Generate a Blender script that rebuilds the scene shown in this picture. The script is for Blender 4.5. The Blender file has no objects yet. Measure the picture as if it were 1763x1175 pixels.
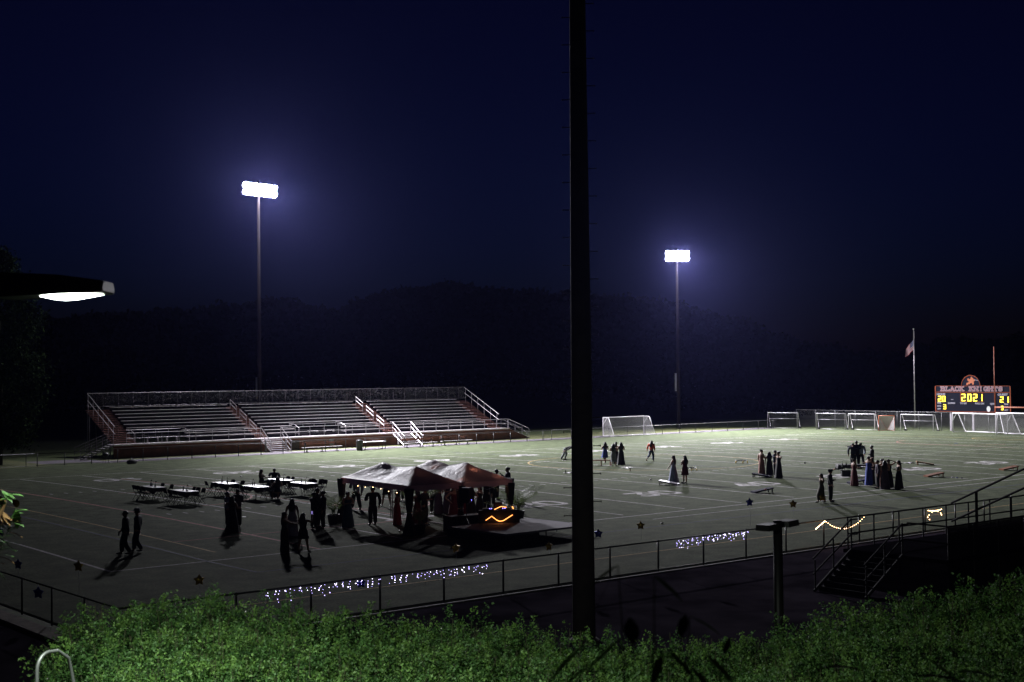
import bpy, bmesh, math, random
import numpy as np
from mathutils import Vector, Matrix

random.seed(11); rng = np.random.default_rng(5)
PI = math.pi
SC = bpy.context.scene
COL = SC.collection

# ------------------------------------------------------------------ light levels, tuned against the photograph
SKY_EL, SKY_STR = -3.4, 0.09
KPL = [(53, 41, 3.8e5, 104)]      # aim x, y, watts, cone in degrees
KPR = [(92, 42, 3.2e5, 106)]
SPL, SPR = 2.6e4, 1.7e4
TENTW, STREET = 1.5, 1420
HAZE, HAZEG = 0.000045, .88

# ------------------------------------------------------------------ camera
CAM = Vector((-29.5438, -48.0656, 7.2542))
YAW, PITCH, ROLL = math.radians(39.8115), math.radians(1.4181), math.radians(-0.5278)
FPX = 2291.78                      # focal length in photo pixels (1763 wide)
_f = Vector((math.sin(YAW)*math.cos(PITCH), math.cos(YAW)*math.cos(PITCH), math.sin(PITCH)))
_r = Vector((math.cos(YAW), -math.sin(YAW), 0))
_u = _r.cross(_f)
CR = _r*math.cos(ROLL) + _u*math.sin(ROLL)
CU = -_r*math.sin(ROLL) + _u*math.cos(ROLL)
cd = bpy.data.cameras.new('camera'); co = bpy.data.objects.new('camera', cd); COL.objects.link(co)
co.matrix_world = Matrix(((CR.x, CU.x, -_f.x, CAM.x), (CR.y, CU.y, -_f.y, CAM.y), (CR.z, CU.z, -_f.z, CAM.z), (0, 0, 0, 1)))
cd.sensor_width = 36; cd.lens = 36*FPX/1763; cd.clip_start = 0.1; cd.clip_end = 3000
cd.dof.use_dof = True; cd.dof.focus_distance = 60; cd.dof.aperture_fstop = 4.5
SC.camera = co

# ------------------------------------------------------------------ world and exposure
W = bpy.data.worlds.new('World'); SC.world = W; W.use_nodes = True
nt = W.node_tree; nt.nodes.clear()
wo = nt.nodes.new('ShaderNodeOutputWorld'); bg = nt.nodes.new('ShaderNodeBackground')
sky = nt.nodes.new('ShaderNodeTexSky'); sky.sky_type = 'NISHITA'; sky.sun_disc = False
sky.sun_elevation = math.radians(SKY_EL); sky.sun_rotation = math.radians(35); sky.altitude = 50; sky.ozone_density = 6.8
nt.links.new(sky.outputs[0], bg.inputs[0]); bg.inputs[1].default_value = SKY_STR
nt.links.new(bg.outputs[0], wo.inputs[0])
SC.view_settings.view_transform = 'Standard'; SC.view_settings.look = 'None'
SC.view_settings.exposure = 0; SC.view_settings.gamma = 1
SC.cycles.volume_bounces = 0; SC.cycles.max_bounces = 5; SC.cycles.transparent_max_bounces = 12
SC.cycles.diffuse_bounces = 3; SC.cycles.glossy_bounces = 2
SC.cycles.sample_clamp_indirect = 4

# ------------------------------------------------------------------ helpers
YD = 0.9144; FW = 160/3*YD; CROWN = 0.2
YB = [-13.8, -9, -4, 0] + [FW*i/24 for i in range(1, 25)] + [52, 56, 61]
def cz0(y): return CROWN*(1-((y-FW/2)/(FW/2))**2) if 0 < y < FW else 0.0
def cz(y):
    if y <= YB[0] or y >= YB[-1]: return 0.0
    return float(np.interp(y, YB, [cz0(b) for b in YB]))
def ray(u, v): return CR*((u-881.5)/FPX) + CU*(-(v-587.5)/FPX) + _f
def G(u, v, z=0.0):
    """point of the field (plus height z) that the photograph shows at pixel u, v"""
    d = ray(u, v); zz = z
    for _ in range(15):
        p = CAM + d*((zz-CAM.z)/d.z); zz = z + cz(p.y)
    return p
def onY(u, v, y): d = ray(u, v); return CAM + d*((y-CAM.y)/d.y)
def onX(u, v, x): d = ray(u, v); return CAM + d*((x-CAM.x)/d.x)
def atD(u, v, d): return CAM + ray(u, v)*d
def pxm(p): return FPX/((Vector(p)-CAM).dot(_f))      # photo pixels per metre at p

MATS = {}
def mat(name, col, rough=0.7, metal=0.0, var=0.0, scale=8.0, emit=None, es=0.0, spec=0.5, bump=0.0, trans=0.0, coords='Object', col2=None):
    if name in MATS: return MATS[name]
    m = bpy.data.materials.new(name); m.use_nodes = True; t = m.node_tree; b = t.nodes['Principled BSDF']
    b.inputs['Roughness'].default_value = rough; b.inputs['Metallic'].default_value = metal
    b.inputs['Specular IOR Level'].default_value = spec
    b.inputs['Base Color'].default_value = (*col, 1)
    if var > 0 or bump > 0 or col2:
        tc = t.nodes.new('ShaderNodeTexCoord'); n = t.nodes.new('ShaderNodeTexNoise')
        n.inputs['Scale'].default_value = scale; n.inputs['Detail'].default_value = 5
        t.links.new(tc.outputs[coords], n.inputs['Vector'])
        if var > 0 or col2:
            r = t.nodes.new('ShaderNodeValToRGB'); c2 = col2 or tuple(c*(1+var) for c in col)
            r.color_ramp.elements[0].position = .3; r.color_ramp.elements[1].position = .7
            r.color_ramp.elements[0].color = (*[c*(1-var) for c in col], 1); r.color_ramp.elements[1].color = (*c2, 1)
            t.links.new(n.outputs['Fac'], r.inputs[0]); t.links.new(r.outputs[0], b.inputs['Base Color'])
        if bump > 0:
            bp = t.nodes.new('ShaderNodeBump'); bp.inputs['Strength'].default_value = bump
            t.links.new(n.outputs['Fac'], bp.inputs['Height']); t.links.new(bp.outputs[0], b.inputs['Normal'])
    if emit: b.inputs['Emission Color'].default_value = (*emit, 1); b.inputs['Emission Strength'].default_value = es
    if trans > 0:
        o = t.nodes['Material Output']; tr = t.nodes.new('ShaderNodeBsdfTranslucent'); mx = t.nodes.new('ShaderNodeMixShader')
        tr.inputs[0].default_value = (*[min(1, c*2.2) for c in col], 1); mx.inputs[0].default_value = trans
        t.links.new(b.outputs[0], mx.inputs[1]); t.links.new(tr.outputs[0], mx.inputs[2]); t.links.new(mx.outputs[0], o.inputs[0])
    MATS[name] = m; return m
def netmat(name, col, size, wire, rough=.6, diamond=True):
    """woven net or chain-link: wires from two sets of procedural lines, open in between"""
    if name in MATS: return MATS[name]
    m = bpy.data.materials.new(name); m.use_nodes = True; t = m.node_tree; b = t.nodes['Principled BSDF']; o = t.nodes['Material Output']
    b.inputs['Base Color'].default_value = (*col, 1); b.inputs['Roughness'].default_value = rough
    tc = t.nodes.new('ShaderNodeTexCoord'); sx = t.nodes.new('ShaderNodeSeparateXYZ'); t.links.new(tc.outputs['Object'], sx.inputs[0])
    def M(op, a, c=None):
        n = t.nodes.new('ShaderNodeMath'); n.operation = op
        for i, q in enumerate((a, c)):
            if q is None: continue
            if isinstance(q, (int, float)): n.inputs[i].default_value = q
            else: t.links.new(q, n.inputs[i])
        return n.outputs[0]
    h = M('ADD', sx.outputs[0], sx.outputs[1])
    ls = []
    for s in (1, -1):
        q = M('ADD', h, M('MULTIPLY', sx.outputs[2], s)) if diamond else (h if s == 1 else sx.outputs[2])
        fr = M('FRACT', M('DIVIDE', q, size)); ls.append(M('LESS_THAN', fr, wire))
    w = M('MAXIMUM', ls[0], ls[1])
    tr = t.nodes.new('ShaderNodeBsdfTransparent'); mx = t.nodes.new('ShaderNodeMixShader')
    t.links.new(w, mx.inputs[0]); t.links.new(tr.outputs[0], mx.inputs[1]); t.links.new(b.outputs[0], mx.inputs[2]); t.links.new(mx.outputs[0], o.inputs[0])
    MATS[name] = m; return m

class MB:
    def __init__(s): s.v = []; s.f = []; s.mi = []; s.k = 0
    def add(s, vs, fs):
        n = len(s.v); s.v += [tuple(p) for p in vs]; s.f += [tuple(i+n for i in q) for q in fs]; s.mi += [s.k]*len(fs); return s
    def box(s, c, d, rz=0.0, M=None):
        x, y, z = d[0]/2, d[1]/2, d[2]/2; R = M or Matrix.Rotation(rz, 3, 'Z'); c = Vector(c)
        vs = [c + R@Vector((a*x, b*y, e*z)) for a in (-1, 1) for b in (-1, 1) for e in (-1, 1)]
        return s.add(vs, [(0, 1, 3, 2), (4, 6, 7, 5), (0, 4, 5, 1), (2, 3, 7, 6), (0, 2, 6, 4), (1, 5, 7, 3)])
    def tube(s, pts, r, n=6, cap=True):
        pts = [Vector(p) for p in pts]; rr = r if isinstance(r, (list, tuple)) else [r]*len(pts); vs = []; fs = []
        t0 = (pts[1]-pts[0]).normalized(); a = t0.orthogonal().normalized()
        for i, p in enumerate(pts):
            t = (pts[min(i+1, len(pts)-1)]-pts[max(i-1, 0)]).normalized()
            a = (a - t*a.dot(t)); a = a.normalized() if a.length > 1e-6 else t.orthogonal().normalized(); b = t.cross(a)
            for k in range(n):
                g = 2*PI*k/n; vs.append(p + (a*math.cos(g)+b*math.sin(g))*rr[i])
        for i in range(len(pts)-1):
            for k in range(n): fs.append((i*n+k, i*n+(k+1) % n, (i+1)*n+(k+1) % n, (i+1)*n+k))
        if cap: fs.append(tuple(range(n))[::-1]); fs.append(tuple((len(pts)-1)*n+k for k in range(n)))
        return s.add(vs, fs)
    def loft(s, rings, cap0=True, cap1=True):
        n = len(rings[0]); vs = [p for r in rings for p in r]; fs = []
        for i in range(len(rings)-1):
            for k in range(n): fs.append((i*n+k, i*n+(k+1) % n, (i+1)*n+(k+1) % n, (i+1)*n+k))
        if cap0: fs.append(tuple(range(n))[::-1])
        if cap1: fs.append(tuple((len(rings)-1)*n+k for k in range(n)))
        return s.add(vs, fs)
    def lathe(s, prof, c=(0, 0, 0), n=14, fold=0.0, nf=7):
        rings = []
        for r, z in prof:
            rings.append([(c[0]+r*(1+fold*math.sin(nf*2*PI*k/n+z*2))*math.cos(2*PI*k/n), c[1]+r*(1+fold*math.sin(nf*2*PI*k/n+z*2))*math.sin(2*PI*k/n), c[2]+z) for k in range(n)])
        return s.loft(rings)
    def ball(s, c, r, n=8, m=5):
        r = r if isinstance(r, (tuple, list)) else (r, r, r); c = Vector(c)
        rings = [[(c.x+r[0]*math.sin(PI*j/m)*math.cos(2*PI*k/n), c.y+r[1]*math.sin(PI*j/m)*math.sin(2*PI*k/n), c.z-r[2]*math.cos(PI*j/m)) for k in range(n)] for j in ([.06]+list(range(1, m))+[m-.06])]
        return s.loft(rings)
    def quad(s, a, b, c, d): return s.add([a, b, c, d], [(0, 1, 2, 3)])
    def build(s, name, mats, parent=None, smooth=False, loc=None):
        me = bpy.data.meshes.new(name); me.from_pydata(s.v, [], s.f)
        for m in (mats if isinstance(mats, (list, tuple)) else [mats]): me.materials.append(m)
        if any(s.mi): me.polygons.foreach_set('material_index', s.mi)
        if smooth: me.polygons.foreach_set('use_smooth', [True]*len(s.f))
        me.update(); o = bpy.data.objects.new(name, me); COL.objects.link(o)
        if parent: o.parent = parent
        if loc is not None: o.location = loc
        return o
def fastmesh(name, verts, faces4, mats, midx=None, parent=None):
    me = bpy.data.meshes.new(name); nv, nf = len(verts), len(faces4)
    me.vertices.add(nv); me.vertices.foreach_set('co', np.asarray(verts, np.float32).ravel())
    me.loops.add(nf*4); me.loops.foreach_set('vertex_index', np.asarray(faces4, np.int32).ravel())
    me.polygons.add(nf); me.polygons.foreach_set('loop_start', np.arange(0, nf*4, 4, dtype=np.int32))
    for m in mats: me.materials.append(m)
    if midx is not None: me.polygons.foreach_set('material_index', np.asarray(midx, np.int32))
    me.update(calc_edges=True); me.validate(); o = bpy.data.objects.new(name, me); COL.objects.link(o)
    if parent: o.parent = parent
    return o
def leaves(centres, size, aspect=.45, updir=None, spread=1.0):
    """one four-cornered leaf per centre, turned at random"""
    n = len(centres); d = rng.normal(size=(n, 3)); 
    if updir is not None: d = d*spread + updir
    d /= np.linalg.norm(d, axis=1)[:, None]; e = rng.normal(size=(n, 3)); e -= (e*d).sum(1)[:, None]*d; e /= np.linalg.norm(e, axis=1)[:, None]
    s = (size*rng.uniform(.6, 1.3, n))[:, None]; w = s*aspect/2; nn = np.cross(d, e)
    v = np.stack([centres, centres+d*s*.5+e*w+nn*w*.4, centres+d*s, centres+d*s*.5-e*w+nn*w*.4], 1).reshape(-1, 3)
    return v, np.arange(n*4).reshape(-1, 4)
def tag(o, label=None, cat=None, group=None, kind=None):
    if label: o['label'] = label
    if cat: o['category'] = cat
    if group: o['group'] = group
    if kind: o['kind'] = kind
    return o
def thing(name, label, cat, loc=(0, 0, 0), rz=0.0, group=None):
    o = bpy.data.objects.new(name, None); COL.objects.link(o); o.location = loc; o.rotation_euler = (0, 0, rz); o.empty_display_size = .2
    return tag(o, label, cat, group)
KIDS = {}
def children(o): return [c for c in COL.objects if c.parent == o]
def dup(root, loc, rz, label=None, group=None, scale=None):
    kids = KIDS.setdefault(root.name, [(c, children(c)) for c in children(root)])
    r = root.copy(); COL.objects.link(r); r.location = loc; r.rotation_euler = (0, 0, rz)
    if scale: r.scale = scale if isinstance(scale, (tuple, list)) else (scale,)*3
    if label: r['label'] = label
    if group: r['group'] = group
    for c, gs in kids:
        q = c.copy(); COL.objects.link(q); q.parent = r
        for g in gs: h = g.copy(); COL.objects.link(h); h.parent = q
    return r
def lamp(name, kind, power, loc, parent=None, color=(1, 1, 1), size=.1, target=None, spot=None, blend=.5):
    l = bpy.data.lights.new(name, kind); l.energy = power; l.color = color; l.shadow_soft_size = size
    if spot: l.spot_size = math.radians(spot); l.spot_blend = blend
    o = bpy.data.objects.new(name, l); COL.objects.link(o); o.location = loc
    if target is not None: o.rotation_euler = (Vector(target)-Vector(loc)).to_track_quat('-Z', 'Y').to_euler()
    if parent: o.parent = parent
    return o

# ------------------------------------------------------------------ ground, field, paths
def sheet(name, polys, m, z=0.0, kind='structure'):
    b = MB()
    for x0, y0, x1, y1 in polys: b.quad((x0, y0, z), (x1, y0, z), (x1, y1, z), (x0, y1, z))
    return tag(b.build(name, m), kind=kind)
def bank(y):
    return float(np.interp(-y, [31.5, 33, 36.5, 41.5, 44, 46], [0, .55, 2.9, 3.75, 5.0, 5.5]))
M_GRASS = mat('verge_grass', (.055, .075, .02), .95, var=.5, scale=1.5, bump=.3)
M_DIRT = mat('bank_soil', (.03, .035, .018), 1, var=.4, scale=2)
ys = [-600, -60] + [-48+i*.5 for i in range(0, 35)] + [-30, -14, 0, 61, 600]
b = MB(); xs = [-600, -80, -40, -10, 20, 60, 120, 600]
for i in range(len(ys)-1):
    for j in range(len(xs)-1):
        b.quad((xs[j], ys[i], bank(ys[i])-.03), (xs[j+1], ys[i], bank(ys[i])-.03), (xs[j+1], ys[i+1], bank(ys[i+1])-.03), (xs[j], ys[i+1], bank(ys[i+1])-.03))
tag(b.build('ground', M_GRASS), kind='structure')
# artificial turf with a crowned middle
mt = mat('turf', (.074, .088, .052), .92, var=.34, scale=1.1, spec=.03)
t = mt.node_tree; bs = t.nodes['Principled BSDF']; tc = t.nodes.new('ShaderNodeTexCoord'); n2 = t.nodes.new('ShaderNodeTexNoise'); n2.inputs['Scale'].default_value = 9; n2.inputs['Detail'].default_value = 8
bp = t.nodes.new('ShaderNodeBump'); bp.inputs['Strength'].default_value = .5; bp.inputs['Distance'].default_value = .05
t.links.new(tc.outputs['Object'], n2.inputs['Vector']); t.links.new(n2.outputs['Fac'], bp.inputs['Height']); t.links.new(bp.outputs[0], bs.inputs['Normal'])
l0 = bs.inputs['Base Color'].links[0].from_socket; mrg = t.nodes.new('ShaderNodeMapRange'); mrg.inputs[1].default_value = .3; mrg.inputs[2].default_value = .7; mrg.inputs[3].default_value = .62; mrg.inputs[4].default_value = 1.38
vm = t.nodes.new('ShaderNodeVectorMath'); vm.operation = 'SCALE'; t.links.new(l0, vm.inputs[0]); t.links.new(n2.outputs['Fac'], mrg.inputs[0]); t.links.new(mrg.outputs[0], vm.inputs['Scale']); t.links.new(vm.outputs[0], bs.inputs['Base Color'])
X0T, X1T = -14.6, 109.0
b = MB(); xs = [X0T+(X1T-X0T)*i/20 for i in range(21)]
for i in range(len(YB)-1):
    for j in range(20): b.quad((xs[j], YB[i], cz(YB[i])), (xs[j+1], YB[i], cz(YB[i])), (xs[j+1], YB[i+1], cz(YB[i+1])), (xs[j], YB[i+1], cz(YB[i+1])))
tag(b.build('football_field', mt), kind='structure')
# painted lines: sheets just above the turf
ML = [mat('line_white', (.40, .38, .39), .9, var=.5, scale=7), mat('line_red', (.30, .085, .07), .9, var=.5, scale=7), mat('line_yellow', (.36, .24, .07), .9, var=.5, scale=7), mat('line_blue', (.018, .026, .07), .9, var=.3, scale=7)]
LZ = .006
class Lines(MB):
    def strip(s, p, q, w, k, lift=0.0):
        """line p to q, cut at every bend of the crown"""
        s.k = k; p = Vector(p); q = Vector(q); d = q-p; L = d.length; nn = Vector((-d.y, d.x))/L*w/2
        ts = [0, 1] + [(yb-p.y)/d.y for yb in YB if abs(d.y) > 1e-6 and 0 < (yb-p.y)/d.y < 1]; ts.sort()
        for a, c in zip(ts, ts[1:]):
            A = p+d*a; B = p+d*c
            s.add([(v.x, v.y, cz(v.y)+LZ+lift) for v in (A-nn, A+nn, B+nn, B-nn)], [(0, 3, 2, 1)])
    def arc(s, c, r, a0, a1, w, k, n=48, lift=0.0):
        P = [Vector((c[0]+r*math.cos(a0+(a1-a0)*i/n), c[1]+r*math.sin(a0+(a1-a0)*i/n))) for i in range(n+1)]
        for p, q in zip(P, P[1:]): s.strip(p, q, w, k, lift)
    def poly(s, pts, k, lift=.002):
        s.k = k
        for a, b_, c, d in pts: s.add([(q[0], q[1], cz(q[1])+LZ+lift) for q in (a, b_, c, d)], [(0, 1, 2, 3)])
L = Lines()
for i in range(1, 20): L.strip((i*5*YD, 0.6), (i*5*YD, FW-.6), .125, 0)
L.strip((0, 0), (0, FW), .16, 1); L.strip((100*YD, 0), (100*YD, FW), .16, 0)
L.strip((-10*YD, 0), (-10*YD, FW), .14, 0); L.strip((110*YD, 0), (110*YD, FW), .14, 0)
L.strip((-10*YD, 0), (110*YD, 0), .13, 0); L.strip((-10*YD, FW), (110*YD, FW), .13, 0)
for i in range(1, 100):                    # hash marks
    if i % 5: 
        for y in (FW/3, 2*FW/3): L.strip((i*YD, y-.3), (i*YD, y+.3), .1, 0)
    else:
        for y in (FW/3, 2*FW/3): L.strip((i*YD-.3, y), (i*YD+.3, y), .1, 0)
DIG = {'1': [[(.5, 0), (.5, 1)], [(.5, 1), (.25, .8)], [(.2, 0), (.8, 0)]], '2': [[(0, .8), (.2, 1), (.8, 1), (1, .8), (1, .6), (0, 0), (1, 0)]], '3': [[(0, 1), (1, 1), (.45, .58), (1, .45), (1, .15), (.8, 0), (.2, 0), (0, .15)]],
       '4': [[(.75, 0), (.75, 1), (0, .35), (1, .35)]], '5': [[(1, 1), (.1, 1), (0, .55), (.8, .58), (1, .4), (1, .15), (.8, 0), (0, .05)]], '0': [[(.2, 0), (0, .2), (0, .8), (.2, 1), (.8, 1), (1, .8), (1, .2), (.8, 0), (.2, 0)]]}
def fieldnum(ch, x, y, up):
    # 4 ft wide, 6 ft high, feet towards the nearest sideline
    for st in DIG[ch]:
        P = [Vector((x+(a-.5)*1.15*up, y+(c-.5)*1.75*up)) for a, c in st]
        for p, q in zip(P, P[1:]):
            d = (q-p).normalized()*.12; L.strip(p-d, q+d, .34, 0, .001+.0004*(len(L.f) % 3))
for i in range(1, 10):
    for y, up in ((8*YD, 1), (FW-8*YD, -1)):
        s = str(5-abs(5-i))
        fieldnum(s, i*10*YD-.95*up, y, up); fieldnum('0', i*10*YD+.95*up, y, up)
# lines of the other games played here
L.strip((-3.8, 2), (-3.8, 44), .11, 2, .003); L.strip((-5.2, -4), (-5.2, 40), .14, 3, .004)
L.strip((-12, -10.0), (105, -10.6), .11, 2, .003); L.strip((18, -1.75), (105, -1.75), .1, 0, .003)
L.strip((-5.2, -4.0), (104, -4.0), .12, 3, .004)
L.arc((46, 26.5), 9.1, 0, 2*PI, .12, 2, lift=.003)
L.strip((45.72, -10), (45.72, 59), .12, 3, .005)
L.arc((4.0, 24.4), 5.4, -PI/2, PI/2, .14, 1, lift=.003); L.arc((12, 13), 2.6, 0, 2*PI, .14, 1, lift=.003)
L.arc((87, 24.4), 5.4, PI/2, 3*PI/2, .12, 1, lift=.003); L.arc((96, 24.4), 3, 0, 2*PI, .12, 2, lift=.003)
L.strip((9.5, 6), (9.5, 42), .12, 1, .004); L.strip((9.5, 6), (-3.8, 6), .12, 1, .004); 
L.strip((82, 6), (82, 42), .12, 1, .004); L.strip((95, 2), (95, 44), .12, 2, .004)
tag(L.build('field_markings', ML), kind='structure')
M_PATH = mat('concrete_path', (.15, .13, .16), .9, var=.15, scale=2)
sheet('path', [(16, 61.35, 106, 63.9), (12.0, 63.9, 17.4, 68)], M_PATH, .004)
M_ASPH = mat('asphalt', (.04, .034, .046), .95, var=.5, scale=.5, spec=0)
sheet('pavement', [(-60, -29.5, 60, -14.35), (-60, -14.35, -15.9, 30)], M_ASPH, .004)
b = MB(); b.box((-15.5, 8, .04), (.55, 44, .1)); tag(b.build('gravel_strip', mat('gravel_strip', (.10, .075, .05), 1, var=.4, scale=4)), kind='structure')
sheet('bright_verge', [(17.5, 63.9, 68, 66.05), (68, 63.9, 104, 72), (-30, 61.2, 12, 90)], mat('lit_verge', (.10, .11, .035), .95, var=.35, scale=1.2), -.004)  # verge grass again, floodlight brightness put into a lighter colour
b = MB(); b.box((19, -14.22, .01), (67, .16, .06)); tag(b.build('kerb', mat('kerb', (.10, .09, .09), .8)), kind='structure')

# ------------------------------------------------------------------ woods far behind
sil = [(-200, 530), (60, 545), (150, 538), (280, 533), (420, 521), (480, 512), (560, 524), (610, 527), (640, 506), (690, 493), (735, 494), (770, 479), (800, 491), (870, 500), (930, 498), (980, 499), (1040, 509), (1080, 505), (1130, 514), (1200, 536), (1260, 539), (1310, 571), (1340, 578), (1400, 591), (1450, 601), (1520, 604), (1590, 602), (1620, 580), (1700, 582), (1763, 572), (1960, 560)]
cs = []
u = -150.0
while u < 1930:
    for d in (rng.uniform(215, 240), rng.uniform(242, 290)):
        top = np.interp(u, [a for a, _ in sil], [c for _, c in sil]) + rng.uniform(-5, 6) + (5 if d < 241 else 0)
        p = atD(u, top, d); r = rng.uniform(2.6, 4.8); h = max(p.z, 5)
        for k in range(7):                      # a head of a few rounded masses, then the body below
            o = np.array([rng.normal()*r*.5, rng.normal()*r*.5, -abs(rng.normal())*r*.55]) if k else np.zeros(3); rr = r*rng.uniform(.5, .72)
            n = 95; dv_ = rng.normal(size=(n, 3)); dv_ /= np.linalg.norm(dv_, axis=1)[:, None]; q = dv_*(rr*rng.random(n)**.28)[:, None]; q[:, 2] *= .85
            cs.append(q+o+np.array([p.x, p.y, h-rr*.85-.4]))
        n = int(22*h); zz = rng.random(n)*(h-r*.9); a = rng.uniform(0, 2*PI, n); q = r*1.1*np.sqrt(rng.random(n)); cs.append(np.stack([p.x+q*np.cos(a), p.y+q*np.sin(a), zz], 1))
    u += rng.uniform(11, 19)
cs = np.concatenate(cs); v, f = leaves(cs, 1.05, .8)
M_WOOD = mat('woodland_leaves', (.005, .008, .004), 1, var=.5, scale=.15, spec=0)
tag(fastmesh('woodland', v, f, [M_WOOD]), 'dark wooded hillside rising behind the bleachers and the scoreboard', 'woods', kind='stuff')
b = MB()                                    # rising ground under the wood
hx = [-200+i*100 for i in range(23)]
for i in range(len(hx)-1):
    def hp(u, d, k): p = atD(u, 640, d); t_ = np.interp(u, [a for a, _ in sil], [c for _, c in sil]); return (p.x, p.y, max(-.5, (atD(u, t_, d).z-12)*k))
    for d0, d1, k0, k1 in ((200, 240, -.1, .55), (240, 290, .55, .8), (290, 420, .8, .5)): b.quad(hp(hx[i], d0, k0), hp(hx[i+1], d0, k0), hp(hx[i+1], d1, k1), hp(hx[i], d1, k1))
tag(b.build('hills', M_DIRT, smooth=True), kind='structure')

# ------------------------------------------------------------------ floodlights
M_STEEL = mat('galvanised_steel', (.32, .30, .33), .5, .6, var=.1, scale=3); M_POLE = mat('weathered_steel', (.012, .009, .011), .9, var=.15, scale=1, spec=.1)
M_LENS = mat('floodlight_lens', (.9, .9, 1), .3, emit=(.93, .92, 1), es=900)
M_HOUS = mat('lamp_housing', (.25, .25, .27), .5, .3)
FLC = (.95, .93, 1.0)
def floodpole(x, y, ztop, n, label, aim, KP, SP):
    t = thing('floodlight_pole', label, 'floodlight', (x, y, 0), 0, 'floodlight poles behind the far fence')
    b = MB(); b.tube([(0, 0, 0), (0, 0, ztop*.5), (0, 0, ztop+1.4)], [.23, .19, .14], 12); b.build('pole', M_POLE, t, True)
    b = MB(); b.box((0, .25, 6.0), (.42, .3, 2.3)); b.build('control_box', mat('control_box', (.20, .20, .22), .6, var=.1, scale=2), t)
    az = math.atan2(aim[1]-y, aim[0]-x)
    Rz = Matrix.Rotation(az+PI/2, 3, 'Z')
    w = n*.62
    b = MB()
    for dz in (0, .70): b.box((0, 0, ztop+dz), (w, .14, .14), az+PI/2)
    b.build('crossarm', M_STEEL, t)
    for r_ in range(2):
        for i in range(n):
            p = Rz@Vector(((i-(n-1)/2)*.62, -.28, 0)) + Vector((0, 0, ztop+r_*.70+.05))
            tgt = Vector((aim[0]-x, aim[1]-y, 0)) + Vector((((i*37) % 5-2)*9, ((i*53) % 5-2)*6, 0)); dirv = (tgt-p).normalized()
            q = dirv.to_track_quat('Z', 'Y').to_matrix()
            hb = MB()
            rings = [[p+q@Vector((R_*math.cos(a*PI/5), R_*math.sin(a*PI/5), z_)) for a in range(10)] for R_, z_ in ((.09, -.34), (.2, -.26), (.32, -.05), (.335, .06))]
            hb.loft(rings, True, False); hs = hb.build('floodlight', M_HOUS, t, True)
            lb = MB(); lb.add([p+q@Vector((.325*math.cos(a*PI/5), .325*math.sin(a*PI/5), .03)) for a in range(10)], [tuple(range(10))]); lb.build('lens', M_LENS, hs)
    src = Rz@Vector((0, -.9, 0)) + Vector((0, 0, ztop+.4))
    for k_, (ax, ay, pw, sp_) in enumerate(KP):
        lamp('flood_beam', 'SPOT', pw, src, t, FLC, .8, Vector((ax-x, ay-y, 0)), sp_, 1.0)
    hz_ = Vector((aim[0]-x, aim[1]-y, 0)).normalized()*30
    lamp('flood_spill', 'SPOT', SP, src, t, (.92, .90, 1.0), .9, src+hz_+Vector((0, 0, -5)), 180, .15)
    return t
PL = onY(445, 326, 77); PR = onY(1165, 440, 70)
floodpole(PL.x, PL.y, PL.z-.5, 7, 'tall lit floodlight pole rising behind the left half of the bleachers', (48, 20), KPL, SPL)
floodpole(PR.x, PR.y, PR.z-.5, 5, 'tall lit floodlight pole standing behind the lone white soccer goal', (70, 22), KPR, SPR)

# the dark pole in front, its own lamps above the picture
pb = atD(1005.5, 1090, 36); t = thing('floodlight_pole', 'thick black unlit pole with climbing pegs in the middle foreground', 'floodlight', (pb.x, pb.y, 0))
M_DARKPOLE = mat('weathered_pole', (.055, .045, .042), .8, var=.3, scale=2, bump=.2)
b = MB(); b.tube([(0, 0, 0), (0, 0, 9), (0, 0, 18), (0, 0, 27)], [.315, .27, .215, .16], 20); b.build('pole', M_DARKPOLE, t, True)
for k in range(28):
    z = 3.4+k*.755
    for s, dz in ((-1, 0), (1, .38)):
        zz = z+dz; r = .315-.0057*zz; c = Vector((CR.x, CR.y, 0)).normalized()*s
        pg = MB(); pg.tube([c*(r-.03)+Vector((0, 0, zz)), c*(r+.2)+Vector((0, 0, zz))], .012, 6); pg.tube([c*(r+.2)+Vector((0, 0, zz)), c*(r+.222)+Vector((0, 0, zz))], .03, 8); pg.build('climbing_peg', M_DARKPOLE, t)
b = MB()
for dz in (0, 1.05): b.box((0, 0, 25.5+dz), (3.4, .14, .14), -.4)
b.build('crossarm', M_STEEL, t)
b = MB(); b.lathe([(.42, 0), (.42, .05), (.33, .12)], n=16); b.build('base_collar', M_DARKPOLE, t)

# ------------------------------------------------------------------ far bleachers
M_ALU = mat('aluminium_plank', (.70, .65, .68), .38, .35, var=.2, scale=1.3)
M_RAIL = mat('aluminium_rail', (.36, .34, .36), .4, .6); M_RAILD = mat('shaded_rail', (.13, .12, .13), .5, .5)  # second one: same metal darkened, dimmer light put into the colour
M_DKBOARD = mat('foot_board', (.014, .013, .015), .9, var=.2, scale=2, spec=.1)
M_RED = mat('red_board', (.15, .055, .032), .8, var=.3, scale=1.5)
M_STEP = mat('aisle_step', (.17, .075, .06), .7, var=.3, scale=3)
M_BRACE = mat('steel_understructure', (.06, .055, .06), .7)
BX0, BX1, BY, BZ = 19.2, 65.0, 66.0, 1.24; DY = 1.8
T = thing('bleachers', 'long aluminium grandstand with dark red front wall across the field', 'bleachers', (BX0, BY, 0))
def B(x, y, z): return (x-BX0, y-BY, z)
AIS = [(BX0+.5, 22.0), (34.2, 35.6), (49.2, 51.1), (63.2, BX1)]
SEC = [(22.0, 34.2), (35.6, 49.2), (51.1, 63.2)]
GAP = {0: (21.8, 27.2), 1: (39.0, 44.5), 2: (0, 0)}
RY = [67.5+.64*i for i in range(10)]; RZ = [BZ+.305*i for i in range(10)]
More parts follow.
